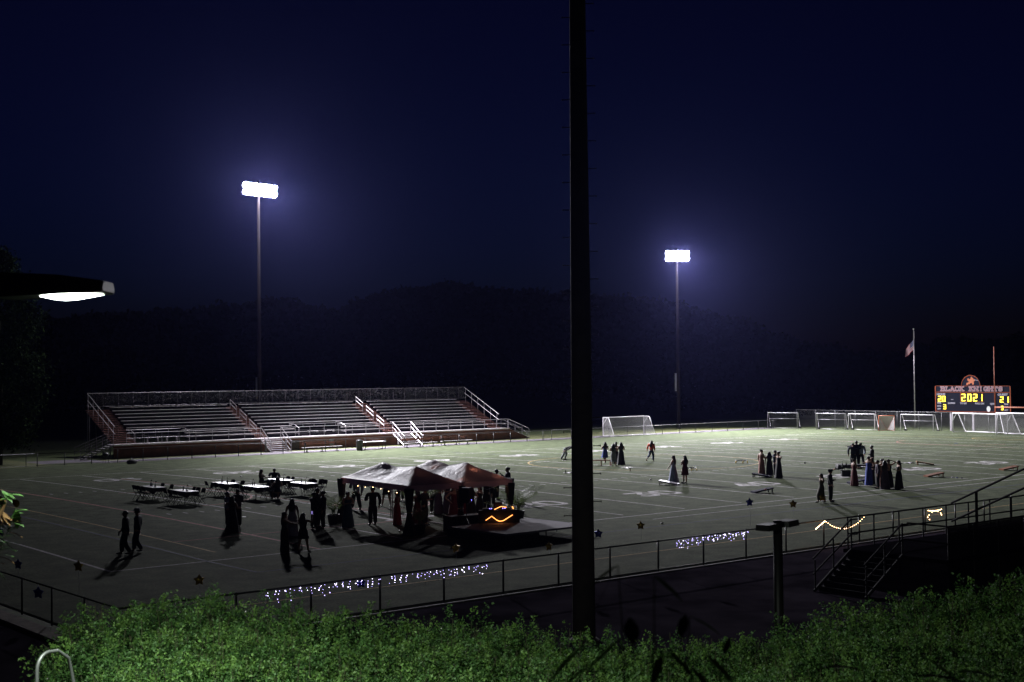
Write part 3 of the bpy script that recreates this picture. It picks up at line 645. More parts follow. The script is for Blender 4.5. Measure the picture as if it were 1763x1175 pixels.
for k in range(3): b = MB(); a = k*2.1; b.tube([(.15*math.cos(a), .15*math.sin(a), .62), (.3*math.cos(a), .3*math.sin(a), 0)], .015, 5); b.build('leg', M_BLK, t)

# ------------------------------------------------------------------ near grandstand, its stair and rails (lower right)
M_DKRAIL = mat('dull_dark_rail', (.022, .02, .024), .7, spec=.2)
M_DKDECK = mat('dark_deck', (.010, .009, .012), .95, var=.2, scale=1, spec=0)
M_PANEL = netmat('dark_screen', (.006, .006, .007), .05, .75)
T = thing('bleachers', 'dark near grandstand with stair and railings at the lower right', 'bleachers', (0, 0, 0))
b = MB(); b.box((30, -22.3, 1.14), (43.6, 4.0, .12)); b.build('platform_deck', M_DKDECK, T)
b = MB()
for k in range(7): b.box((6.5+.27*k, -21.6, .15*(k+1)), (.27, 1.9, .035)); b.box((6.37+.27*k, -21.6, .15*(k+.5)), (.015, 1.9, .13))
b.build('stair_treads', mat('dark_tread', (.012, .012, .013), .9, spec=.05), T)
for yy in (-20.6, -22.6):
    b = MB(); b.tube([(6.2, yy, .03), (8.25, yy, 1.2)], .055, 6)
    for hh in (.5, 1.0): b.tube([(6.15, yy, .08+hh), (8.2, yy, 1.2+hh), (8.6, yy, 1.2+hh)], .03, 6)
    for x, z in ((6.25, 0), (7.25, .6), (8.25, 1.2)): b.tube([(x, yy, z), (x, yy, z+1.05)], .03, 6)
    b.build('stair_handrail', M_DKRAIL, T)
b = MB()
for hh in (.5, 1.05): b.tube([(8.4, -20.35, 1.2+hh), (51, -20.35, 1.2+hh)], .03, 6); b.tube([(8.4, -24.2, 1.2+hh), (13, -24.2, 1.2+hh)], .03, 6); b.tube([(8.4, -22.7, 1.2+hh), (8.4, -24.2, 1.2+hh)], .03, 6)
for x in np.arange(8.4, 51, 1.5): b.tube([(x, -20.35, 0), (x, -20.35, 2.28)], .03, 6)
for x in (8.4, 9.9, 11.4, 12.9): b.tube([(x, -24.2, 0), (x, -24.2, 2.28)], .03, 6)
b.build('guard_rail', M_DKRAIL, T)
b = MB(); b.quad((8.4, -20.33, .0), (51, -20.33, .0), (51, -20.33, 1.1), (8.4, -20.33, 1.1)); b.quad((8.4, -24.18, .05), (13, -24.18, .05), (13, -24.18, 2.2), (8.4, -24.18, 2.2)); b.build('screen_panel', M_PANEL, T)
for xe in (13.4, 51):
    b = MB()
    for hh in (.45, 1.1): b.tube([(xe, -21.2, 1.35+hh), (xe, -31, 6.1+hh)], .04, 6)
    for k in range(5): y_ = -22.2-2.1*k; z_ = 1.35+(-21.2-y_)*.484; b.box((xe, y_, z_+.45), (.09, .06, 1.3))
    b.build('side_rail', M_DKRAIL, T)
b = MB()
for i in range(10): b.box((32, -24.6-.66*i, 1.35+.32*i), (37, .6, .05)); b.box((32, -24.5-.66*i, 1.75+.32*i), (37, .25, .05))
b.build('seat_rows', M_DKDECK, T)
b = MB(); b.add([(13.6, -24.3, .02), (13.6, -31, .02), (13.6, -31, 4.6), (13.6, -24.3, 1.3)], [(0, 1, 2, 3)]); b.add([(13.6, -31.0, .02), (50.6, -31.0, .02), (50.6, -31.0, 4.6), (13.6, -31.0, 4.6)], [(0, 1, 2, 3)]); b.build('side_screen', M_PANEL, T)

# ------------------------------------------------------------------ tents
M_TENT = mat('tent_fabric', (.165, .13, .215), .5, var=.08, scale=1.5, trans=.45, spec=.4)
tt = M_TENT.node_tree; bs = tt.nodes['Principled BSDF']; tc = tt.nodes.new('ShaderNodeTexCoord'); wv = tt.nodes.new('ShaderNodeTexNoise'); wv.inputs['Scale'].default_value = 2.2; wv.inputs['Detail'].default_value = 3; wv.inputs['Distortion'].default_value = 1.6
bp = tt.nodes.new('ShaderNodeBump'); bp.inputs['Strength'].default_value = .55; bp.inputs['Distance'].default_value = .06
tt.links.new(tc.outputs['Object'], wv.inputs['Vector']); tt.links.new(wv.outputs['Fac'], bp.inputs['Height']); tt.links.new(bp.outputs[0], bs.inputs['Normal'])
M_DRAPE = mat('black_drape', (.012, .011, .013), .8)
TW, TL, TH, TZ, TP = 2.83, 6.65, -.09, 2.25, 3.0
M_BULB = mat('warm_bulb', (1, .7, .35), .4, emit=(1, .62, .28), es=14)
M_GLOW = mat('warm_tube_light', (1, .5, .2), .4, emit=(1, .33, .08), es=4)
from mathutils import noise as mnoise
def canopy(org, label, seed):
    t = thing('canopy_tent', label, 'tent', (org[0], org[1], cz(org[1])), TH, 'canopy tents standing side by side')
    n, m_ = 26, 60; b = MB(); vs = []
    for i in range(n+1):
        for j in range(m_+1):
            x = TW*i/n; y = TL*j/m_; mx = min(1, min(x, TW-x)/(TW/2)); my = min(1, min(y, TL-y)/(TL/4)); q = min(mx, my)
            z = TZ+(TP-TZ)*(q**1.12)
            saddle = .16*math.exp(-((y-TL/2)/.9)**2)*mx                     # the ridge dips between the two peaks
            wr = mnoise.noise(Vector((x*1.7+seed, y*1.3, 0)))*.035+mnoise.noise(Vector((x*5+seed, y*2.2, 3)))*.010+math.sin((x+y*.6)*9+seed)*.012*mnoise.noise(Vector((x, y, seed)))
            vs.append((x, y, z-saddle+wr*min(1, q*4)))
    b.add(vs, [(i*(m_+1)+j, (i+1)*(m_+1)+j, (i+1)*(m_+1)+j+1, i*(m_+1)+j+1) for i in range(n) for j in range(m_)])
    # valance
    def ring(z, out): return [(x, y, z) for x, y in [(-out+ (TW+2*out)*k/20, -out) for k in range(20)]+[(TW+out, -out+(TL+2*out)*k/40) for k in range(40)]+[(TW+out-(TW+2*out)*k/20, TL+out) for k in range(20)]+[(-out, TL+out-(TL+2*out)*k/40) for k in range(40)]]
    r0 = ring(TZ, 0.0); r1 = [(x+.015*math.sin(k*1.3), y+.015*math.cos(k*1.7), TZ-.26+.02*math.sin(k*.9)) for k, (x, y, z) in enumerate(ring(TZ, .015))]
    b.loft([r0, r1], False, False); b.build('canopy_cover', M_TENT, t, True)
    f = MB()
    for x, y in ((.04, .04), (TW-.04, .04), (.04, TL-.04), (TW-.04, TL-.04)):
        lg = MB(); lg.tube([(x, y, 0), (x, y, TZ-.03)], .025, 6); lg.box((x, y, .01), (.12, .12, .02)); lg.build('leg', M_STEEL, t, True)
    for p, q in (((.04, .04), (TW-.04, .04)), ((.04, TL-.04), (TW-.04, TL-.04)), ((.04, .04), (.04, TL-.04)), ((TW-.04, .04), (TW-.04, TL-.04))):
        P, Q = Vector((*p, TZ-.06)), Vector((*q, TZ-.06)); k = 4 if abs(p[1]-q[1]) > 1 else 2
        for i in range(k):
            a, c = P.lerp(Q, i/k), P.lerp(Q, (i+1)/k); dn = Vector((0, 0, -.34)); f.tube([a, c+dn], .012, 4); f.tube([a+dn, c], .012, 4)
    for y in (TL/4, TL*3/4): f.tube([(TW/2, y, TZ-.3), (TW/2, y, TP-.05)], .02, 6); f.tube([(.04, y, TZ-.2), (TW/2, y, TZ-.05), (TW-.04, y, TZ-.2)], .014, 5)
    f.build('truss', M_STEEL, t)
    return t
TO = Vector((5.25, 1.02)); ex = Vector((math.cos(TH), math.sin(TH))); ey = Vector((-math.sin(TH), math.cos(TH)))
def tp(a, c, z=0.0): p = TO+ex*a+ey*c; return Vector((p.x, p.y, cz(p.y)+z))      # tent coordinates to the world
canopy(TO, 'left wrinkled purple canopy tent of the touching pair', 3.1)
canopy(TO+ex*(TW+.02), 'right purple canopy tent glowing orange, beside the stage', 8.7)
def drape(label, a, c, h=2.1, lean=(0, 0)):
    p = tp(a, c); t = thing('draped_curtain', label, 'curtain', p, 0, 'black curtains tied round the tent legs')
    b = MB(); pr = [(.34, 0), (.30, .12), (.15, .75), (.105, 1.05), (.15, 1.35), (.21, h)]
    rings = [[(lean[0]*z/h+r*(1+.12*math.sin(7*2*PI*k/28+z))*math.cos(2*PI*k/28), lean[1]*z/h+r*(1+.12*math.sin(7*2*PI*k/28+z))*math.sin(2*PI*k/28), z) for k in range(28)] for r, z in pr]
    b.loft(rings); b.build('curtain_cloth', M_DRAPE, t, True)
    b = MB(); b.tube([(lean[0]*.5+.118*math.cos(k*PI/8), lean[1]*.5+.118*math.sin(k*PI/8), 1.05) for k in range(17)], .02, 5); b.build('tie_band', mat('gold_band', (.35, .25, .06), .3, .8), t, True)
drape('black curtain gathered round the front leg of the left tent', .05, .05)
drape('black curtain gathered round the leg behind the left potted palm', .05, TL-.05)
drape('black curtain gathered round the shared middle leg by the loudspeaker', TW, .12)
drape('black curtain gathered round the right front tent leg by the booth', 2*TW-.05, .1)
# string of warm bulbs under the tents
def string(label, pts, nb, name='string_lights', mb=M_BULB, r=.017, sag=.12, glow=0, cat='string lights', group='light strings under the tents', wirem=None, br=None, cast=True):
    P = [Vector(p) for p in pts]; o = P[0].copy(); t = thing(name, label, cat, o, 0, group); line = []
    for p, q in zip(P, P[1:]):
        for i in range(10): s = i/10; line.append(p.lerp(q, s)-Vector((0, 0, sag*4*s*(1-s)))-o)
    line.append(P[-1]-o); b = MB(); b.tube(line, .006, 4); b.build('wire', wirem or M_BLK, t)
    bm_ = MB(); bm_.ball((0, 0, -r), (r*.9, r*.9, r*1.15), 8, 5); bo = bm_.build('bulb', mb, t, True)
    for i in range(nb):
        s = (i+.5)/nb*(len(line)-1); k = int(s); pos = line[k].lerp(line[min(k+1, len(line)-1)], s-k)
        c = bo if i == 0 else bo.copy()
        if i: COL.objects.link(c); c.parent = t
        c.location = pos
    return t
string('warm bulbs hanging along the left long side of the left tent', [tp(.2, .3, 1.95), tp(.2, TL/2, 1.95), tp(.2, TL-.3, 1.98)], 8)
string('warm bulbs hanging along the seam between the two tents', [tp(TW, .3, 2.1), tp(TW, TL-.3, 2.1)], 10)
string('warm bulbs hanging along the right edge of the right tent', [tp(2*TW-.15, .25, 2.1), tp(2*TW-.15, TL-.3, 2.1)], 10)
lt = string('warm bulbs looped across the front of the right tent', [tp(TW+.1, .2, 2.15), tp(TW*1.5, .75, 2.4), tp(2*TW-.1, .2, 2.15)], 9)
for a, c, z, pw in ((TW+.25, .5, 2.18, TENTW), (TW*1.5, 1.2, 2.55, TENTW*1.5), (2*TW-.5, .5, 2.2, TENTW*1.3), (TW*.88, .5, 2.2, TENTW*.7), (TW*1.4, 4.2, 2.4, TENTW), (.25, TL-.35, 2.05, TENTW*.4), (TW*.45, 1.3, 2.3, TENTW*.5)):
    o = lamp('string_glow', 'POINT', pw, tp(a, c, z)-lt.location, lt, (1, .42, .16), .06)

# ------------------------------------------------------------------ potted palms
M_FROND = mat('palm_leaf', (.10, .14, .05), .5, trans=.25, var=.4, scale=5)
M_POT = mat('dark_pot', (.015, .014, .015), .6)
def palm(label, p, h, seed, dens=13, lit=True):
    r_ = random.Random(seed); t = thing('potted_palm', label, 'plant', p, 0, 'potted palms round the tents')
    b = MB(); b.lathe([(.20, 0), (.24, .05), (.30, .42), (.32, .45), (.28, .45), (.26, .40)], n=18); b.build('pot', M_POT, t, True)
    b = MB()
    for k in range(5): b.tube([(.05*math.cos(k*1.3), .05*math.sin(k*1.3), .35), (.09*math.cos(k*1.3), .09*math.sin(k*1.3), .8)], [.022, .014], 5)
    b.build('stem', M_FROND, t, True)
    b = MB()
    for k in range(dens):
        a = k*2.4+r_.uniform(-.3, .3); L_ = h*r_.uniform(.55, .78); up = r_.uniform(.85, 1.5); dx, dy = math.cos(a), math.sin(a); pts = []
        for i in range(13):
            s = i/12; e = up-1.25*s*s; pts.append(Vector((dx, dy, 0))*(L_*(.1*s+.52*s*math.cos(e*.9)+.16*s*s))+Vector((0, 0, .5+L_*s*(math.sin(up)*1.05-.32*s))))
        b.tube(pts, [.012*(1-.7*i/12) for i in range(13)], 4)
        for i in range(2, 13):
            T_ = (pts[i]-pts[i-1]).normalized(); sd = T_.cross(Vector((0, 0, 1))).normalized(); ll = L_*.30*math.sin(PI*(.15+.8*i/13))
            for s in (-1, 1):
                d = (sd*s*.8+T_*.65+Vector((0, 0, -.15))).normalized(); w = T_*.018; q = pts[i]
                b.add([q-w, q+d*ll*.5+w*1.2, q+d*ll+Vector((0, 0, -.06)), q+d*ll*.5-w*1.2], [(0, 1, 2, 3)])
    b.build('fronds', M_FROND, t)
def GP(u, v): return G(u, v)
palm('potted palm at the far left corner of the tents', G(574, 902), 2.1, 1)
palm('potted palm with loose fronds right of the booth', G(893, 895), 2.2, 2)
palm('potted palm in front of the lit booth', tp(2*TW-1.0, -.75), 1.6, 3, 11)
palm('potted palm standing deep under the tents', tp(TW*1.45, TL-.8), 2.2, 4)
palm('thin potted palm beside the front left tent leg', tp(.75, .35), 1.5, 5, 9)

# ------------------------------------------------------------------ booth, loudspeakers, stage
M_SPK = mat('black_speaker', (.013, .013, .014), .6); M_BLUELED = mat('blue_led', (.1, .1, 1), .4, emit=(.18, .16, 1), es=14)
def speaker(label, p, h, az):
    t = thing('speaker_stand', 'black tripod stand carrying ' + label, 'stand', p, az, 'loudspeaker stands')
    b = MB(); b.tube([(0, 0, .1), (0, 0, h)], .02, 8); b.build('pole', M_BLK, t, True)
    for k in range(3): b = MB(); a = k*2.094; b.tube([(0, 0, .75), (.5*math.cos(a), .5*math.sin(a), .02)], .014, 6); b.build('leg', M_BLK, t, True)
    s = thing('loudspeaker', label, 'loudspeaker', (p[0], p[1], p[2]+h), az, 'loudspeakers on stands')
    b = MB(); b.loft([[(x*sx, y, z) for x, y in ((-.2, -.19), (.2, -.19), (.14, .19), (-.14, .19))] for z, sx in ((0, .96), (.03, 1), (.66, 1), (.69, .96))]); b.build('cabinet', M_SPK, s)
    b = MB(); b.box((0, -.197, .36), (.34, .012, .54)); b.build('grille', mat('speaker_grille', (.02, .02, .02), .9), s)
    b = MB(); b.ball((.1, -.206, .12), .012, 6, 4); b.build('status_light', M_BLUELED, s)
def spz(u, v, z):                     # a point at height z over the turf seen at u, v
    return G(u, v, z)
p = spz(803, 847, 1.95); speaker('big black loudspeaker hanging over the dancers at the middle tent leg', (p.x, p.y, cz(p.y)), 1.45, .5)
p = spz(877, 834, 1.95); speaker('black loudspeaker on a stand at the right tent corner', (p.x, p.y, cz(p.y)), 1.55, .7)
p = spz(859, 884, .9)
t = thing('music_booth', 'black music booth with warm wavy light strips on its front', 'booth', (p.x, p.y, cz(p.y)), -.55)
b = MB(); b.box((0, .35, .5), (1.7, .65, 1.0)); b.build('counter', M_SPK, t)
b = MB(); b.lathe([(0.01, 0), (.9, 0)], n=4) if False else b.box((0, -.02, .52), (1.9, .06, 1.04)); b.build('front_cloth', M_DRAPE, t)
b = MB()
for zz, pts in ((.62, [(-.62, -.02), (-.34, .16), (-.12, -.02), (.02, -.08), (.2, -.05), (.62, .2)]), (1.07, [(-.2, .0), (.1, .13), (.36, .09)])):
    b.tube([(x, -.085 if zz < 1 else .05, zz+q) for x, q in pts], .015, 6)
b.tube([(.62, .05, 1.19), (.68, .05, 1.08)], .02, 6); b.build('light_strip', M_GLOW, t, True)
b = MB(); b.box((-.45, .35, 1.05), (.5, .4, .09)); b.box((.3, .4, 1.06), (.55, .36, .1)); b.build('mixer', M_SPK, t)
b = MB(); b.loft([[(x, y, z) for x, y in ((-.2, .3), (.2, .3), (.2, .32), (-.2, .32))] for z in (1.1, 1.38)]); b.build('laptop', M_SPK, t)
for x in (-.4, -.32, .2, .3): b = MB(); b.ball((x, .16, 1.1), .016, 6, 4); b.build('indicator', M_BLUELED, t)
lamp('strip_glow', 'POINT', .9, (0, -.25, .65), t, (1, .35, .1), .05)
p0 = G(864, 920, .45); 
t = thing('stage', 'low purple grey stage deck with black legs right of the tents', 'stage', (6.5, -4.3, 0), .02)
M_STG = mat('stage_deck', (.10, .085, .12), .8, var=.15, scale=1.2)
for i in range(2):
    for j in range(2): b = MB(); b.box((1.22+2.45*i, 1.0+2.0*j, .42), (2.44, 1.99, .08)); b.build('deck_panel', M_STG, t)
for x in (.1, 2.4, 4.8):
    for y in (.1, 2.0, 3.9): b = MB(); b.tube([(x, y, 0), (x, y, .39)], .03, 6); b.build('leg', M_BLK, t, True)
b = MB(); b.quad((.02, -.02, .0), (1.9, -.02, .0), (1.9, -.02, .38), (.02, -.02, .38)); b.quad((-.02, 0, 0), (-.02, 4, 0), (-.02, 4, .38), (-.02, 0, .38)); b.build('skirt', M_DRAPE, t)
p = G(800, 915); t = thing('equipment_table', 'black draped equipment table in the tent shadow before the dancers', 'table', (p.x, p.y, cz(p.y)), -.1)
b = MB(); b.box((0, 0, .73), (1.8, .7, .04)); b.build('tabletop', M_SPK, t)
b = MB(); b.loft([[(x*(1+.015*math.sin(k*3)), y, z) for k, (x, y) in enumerate([(-.92+.184*i, -.37) for i in range(11)]+[(.92, -.37+.074*i) for i in range(1, 11)]+[(.92-.184*i, .37) for i in range(1, 11)]+[(-.92, .37-.074*i) for i in range(1, 10)])] for z in (.02, .4, .755)], False, False); b.build('drape', M_DRAPE, t)

# ------------------------------------------------------------------ supper tables with chairs
M_CLOTH = mat('black_tablecloth', (.016, .015, .018), .45, var=.2, scale=4, bump=.15, spec=.8)
M_CHAIR = mat('black_chair', (.010, .010, .012), 1, spec=.03)
def table(label, x, y, rz=0.0, L_=1.9, wd=.78, seed=0):
    r_ = random.Random(seed); t = thing('folding_table', label, 'table', (x, y, cz(y)), rz, 'supper tables under black cloths')
    b = MB(); b.box((0, 0, .735), (wd-.02, L_-.02, .035)); b.build('tabletop', mat('grey_plastic', (.3, .3, .31), .6), t)
    for s in (-1, 1):
        b = MB(); yy = s*L_*.33
        for xx in (-.27, .27): b.tube([(xx, yy, .72), (xx, yy, .4), (xx*1.25, yy+s*.02, 0)], .016, 6)
        b.tube([(-.27, yy, .36), (.27, yy, .36)], .014, 6); b.build('leg_frame', M_CHAIR, t, True)
    c = MB(); n = 40; per = []
    for k in range(n):
        a = k/n*4; i = int(a); f = a-i; w, l = wd/2+.004, L_/2+.004
        per.append([(-w+2*w*f, -l), (w, -l+2*l*f), (w-2*w*f, l), (-w, l-2*l*f)][i])
    top = [(px_, py_, .757) for px_, py_ in per]; drop = [r_.uniform(.18, .30)+.10*(1 if k % 10 in (0, 1, 9) else 0) for k in range(n)]
    low = [(px_*(1.07+.04*math.sin(k*1.9)), py_*(1.03+.02*math.cos(k*2.3)), .757-drop[k]) for k, (px_, py_) in enumerate(per)]
    mid = [((a[0]*.985+q[0]*.015)*1.012, (a[1]*.985+q[1]*.015)*1.006, .735) for a, q in zip(top, low)]
    c.loft([low, mid, top], False, True)
    o = c.build('tablecloth', M_CLOTH, None, False); o.location = t.location; o.rotation_euler = (0, 0, rz)
    return t, o
def chair_proto(label):
    t = thing('folding_chair', label, 'chair', (0, 0, 0), 0, 'black folding chairs round the supper tables')
    b = MB(); b.box((0, 0, .45), (.40, .40, .025)); b.build('seat', M_CHAIR, t)
    b = MB(); n = 8; b.loft([[(-.20+.4*k/n, -.20-.03*math.sin(PI*k/n)-.06*(z-.62)/.25, z+.03*math.sin(PI*k/n)) for k in range(n+1)]+[(.20-.4*k/n, -.18-.03*math.sin(PI*k/n)-.06*(z-.62)/.25, z+.03*math.sin(PI*k/n)) for k in range(n+1)] for z in (.60, .84)]); b.build('backrest', M_CHAIR, t)
    for s in (-1, 1):
        b = MB(); b.tube([(s*.21, -.27, .86), (s*.21, -.12, .5), (s*.21, .22, 0)], .012, 6); b.build('front_leg', M_CHAIR, t, True)
        b = MB(); b.tube([(s*.19, .12, .46), (s*.19, -.22, 0)], .012, 6); b.build('rear_leg', M_CHAIR, t, True)
    b = MB(); b.tube([(-.21, .12, .15), (.21, .12, .15)], .009, 5); b.build('stretcher', M_CHAIR, t)
    return t
CH = None
def chair(x, y, az, label):
    global CH
    if CH is None: CH = chair_proto(label); CH.location = (x, y, cz(y)); CH.rotation_euler = (0, 0, az); return CH
    return dup(CH, (x, y, cz(y)), az, label)
TABS = [(3.75, 24.3, 'supper table farthest left, beside two bent flower stems', 'left rear'), (3.9, 20.6, 'supper table at the left front with two tall stems on it', 'left front'), (8.0, 23.7, 'supper table with a torn hanging cloth, middle of the back row', 'middle rear'), (8.2, 20.35, 'supper table where the person in blue sits', 'middle front'), (11.65, 23.5, 'supper table where the long haired girl and the boy sit', 'right rear'), (11.35, 20.4, 'supper table just left of the tents with bundled chairs', 'right front')]
M_GREEN = mat('stem_green', (.04, .07, .03), .7); M_GLASS = mat('clear_vase', (.35, .38, .42), .1, spec=.8); M_FLW = mat('pale_petals', (.55, .5, .42), .7)
for k, (x, y, lb, wh) in enumerate(TABS):
    t, c = table(lb, x, y, .03*(k % 3-1), seed=k); tag(c, 'black glossy cloth hanging over the %s supper table' % wh, 'tablecloth', 'black tablecloths')
    # chairs: three each long side, some missing as in the photo
    spots = [(-.66, -.6), (-.66, .05), (-.66, .62), (.66, -.55), (.66, .1), (.66, .65)]
    skip = {0: (4,), 1: (), 2: (1, 4), 3: (0, 5), 4: (1, 3), 5: (0,)}[k]
    for i, (dx, dy) in enumerate(spots):
        if i in skip: continue
        chair(x+dx, y+dy, (-PI/2 if dx < 0 else PI/2)+random.uniform(-.15, .15), 'black folding chair pushed up to the %s supper table' % wh)
    for q, (dy, kind) in enumerate(((-.5, 0), (.15, 1), (.55, 0))):
        if (k+q) % 4 == 3: continue
        v_ = thing('flower_vase' if kind == 0 else 'water_bottle', ('small vase with a dark stem on the %s supper table' if kind == 0 else 'clear bottle on the %s supper table') % wh, 'vase' if kind == 0 else 'bottle', (x+.1*(q-1), y+dy, cz(y)+.762), 0, 'things on the supper tables')
        b = MB()
        if kind == 0:
            b.lathe([(.04, 0), (.055, .05), (.03, .14), (.035, .17)], n=10); b.build('vase', M_GLASS, v_, True)
            b = MB(); b.tube([(0, 0, .1), (.02, .01, .28), (.05, .02, .30)], .006, 5); b.tube([(0, 0, .1), (-.04, .01, .22)], .005, 5); b.build('stem', M_GREEN, v_)
            b = MB(); b.ball((.055, .02, .31), (.05, .04, .035), 8, 5); b.build('blossom', M_CHAIR if k < 2 else M_FLW, v_, True)
        else:
            b.lathe([(.033, 0), (.035, .02), (.035, .15), (.014, .2), (.014, .23)], n=10); b.build('bottle_body', M_GLASS, v_, True)
            b = MB(); b.lathe([(.016, .228), (.016, .25)], n=8); b.build('cap', M_FLW, v_)
for k, (dx, dy) in enumerate(((1.15, -.3), (1.3, .3), (1.05, .85))): chair(11.35+dx, 20.4+dy, PI/2+.3*k, 'black folding chair in the loose bundle left of the tents')

# ------------------------------------------------------------------ people
def skin(pts, edges, rad, root=0, lv=1):
    """one continuous surface grown over a jointed skeleton; returns vertices and faces"""
    me = bpy.data.meshes.new('sk'); me.from_pydata(pts, edges, []); o = bpy.data.objects.new('sk', me); COL.objects.link(o)
    o.modifiers.new('s', 'SKIN'); 
    for i, r in enumerate(rad):
        d = me.skin_vertices[0].data[i]; d.radius = r if isinstance(r, tuple) else (r, r); d.use_root = (i == root)
    s = o.modifiers.new('u', 'SUBSURF'); s.levels = lv
    dg = bpy.context.evaluated_depsgraph_get(); dg.update(); ev = o.evaluated_get(dg); em = ev.to_mesh()
    v = [tuple(x.co) for x in em.vertices]; f = [tuple(p.vertices) for p in em.polygons]; ev.to_mesh_clear()
    bpy.data.objects.remove(o); bpy.data.meshes.remove(me)
    return v, f
ARMS = {'down': ((.035, -.015, -.165), (.03, .03, -.315)), 'hips': ((.105, -.05, -.13), (.0, .03, -.245)), 'front': ((.03, .03, -.155), (-.05, .115, -.13)), 'phone': ((.035, .06, -.15), (-.035, .17, -.02)),
        'photo': ((.05, .13, -.04), (.0, .22, .09)), 'onhead': ((.12, .02, .10), (-.045, .0, .165)), 'reach': ((.03, .14, -.08), (.0, .28, -.1)), 'around': ((.105, .05, -.05), (.15, .12, -.02)), 'swingf': ((.02, .03, -.155), (.0, .11, -.27)),
        'swingb': ((.025, -.05, -.155), (.02, -.07, -.30)), 'behind': ((.06, -.07, -.145), (-.05, -.10, -.24)), 'table': ((.03, .1, -.13), (-.01, .24, -.10)), 'side': ((.07, .03, -.145), (.11, .09, -.25)), 'low': ((.02, .05, -.16), (.0, .09, -.33))}
LEGS = {'stand': [((.055, .005, .28), (.058, 0, .045)), ((-.055, .005, .28), (-.058, 0, .045))], 'apart': [((.085, .01, .28), (.12, 0, .045)), ((-.08, .01, .28), (-.115, -.01, .045))],
        'walk': [((.05, .07, .285), (.05, .075, .045)), ((-.05, .01, .275), (-.05, -.10, .055))], 'run': [((.055, .07, .28), (.055, .05, .045)), ((-.055, -.02, .30), (-.055, -.24, .20))],
        'sit': [((.075, .25, .275), (.075, .25, .045)), ((-.075, .25, .275), (-.075, .25, .045))], 'bend': [((.06, .05, .29), (.06, -.02, .045)), ((-.06, -.03, .285), (-.06, -.16, .05))]}
M_SKIN = [mat('skin_light', (.36, .22, .16), .6), mat('skin_tan', (.24, .13, .085), .6), mat('skin_deep', (.10, .055, .038), .6)]
M_HAIR = [mat('hair_dark', (.012, .009, .008), .5), mat('hair_brown', (.045, .025, .015), .5)]
M_EYE = mat('eye_dark', (.02, .015, .012), .3); M_LIP = mat('lip', (.25, .08, .07), .5); M_SHOE = mat('dark_shoe', (.012, .012, .012), .4)
def cloth(name, col): return mat('cloth_'+name, col, .8, var=.15, scale=6)
CL = {'black': cloth('black', (.011, .011, .013)), 'navy': cloth('navy', (.012, .016, .04)), 'white': cloth('white', (.55, .54, .60)), 'lavender': cloth('lavender', (.24, .21, .32)), 'lightblue': cloth('lightblue', (.22, .25, .38)), 'red': cloth('red', (.22, .02, .025)), 'darkred': cloth('darkred', (.10, .012, .015)),
      'blue': cloth('blue', (.03, .06, .30)), 'teal': cloth('teal', (.03, .07, .11)), 'grey': cloth('grey', (.16, .17, .19)), 'rose': cloth('rose', (.26, .12, .10)), 'plum': cloth('plum', (.07, .05, .08)), 'orange': cloth('orange', (.55, .07, .03)), 'olive': cloth('olive', (.06, .055, .03)), 'jeans': cloth('jeans', (.03, .045, .10))}
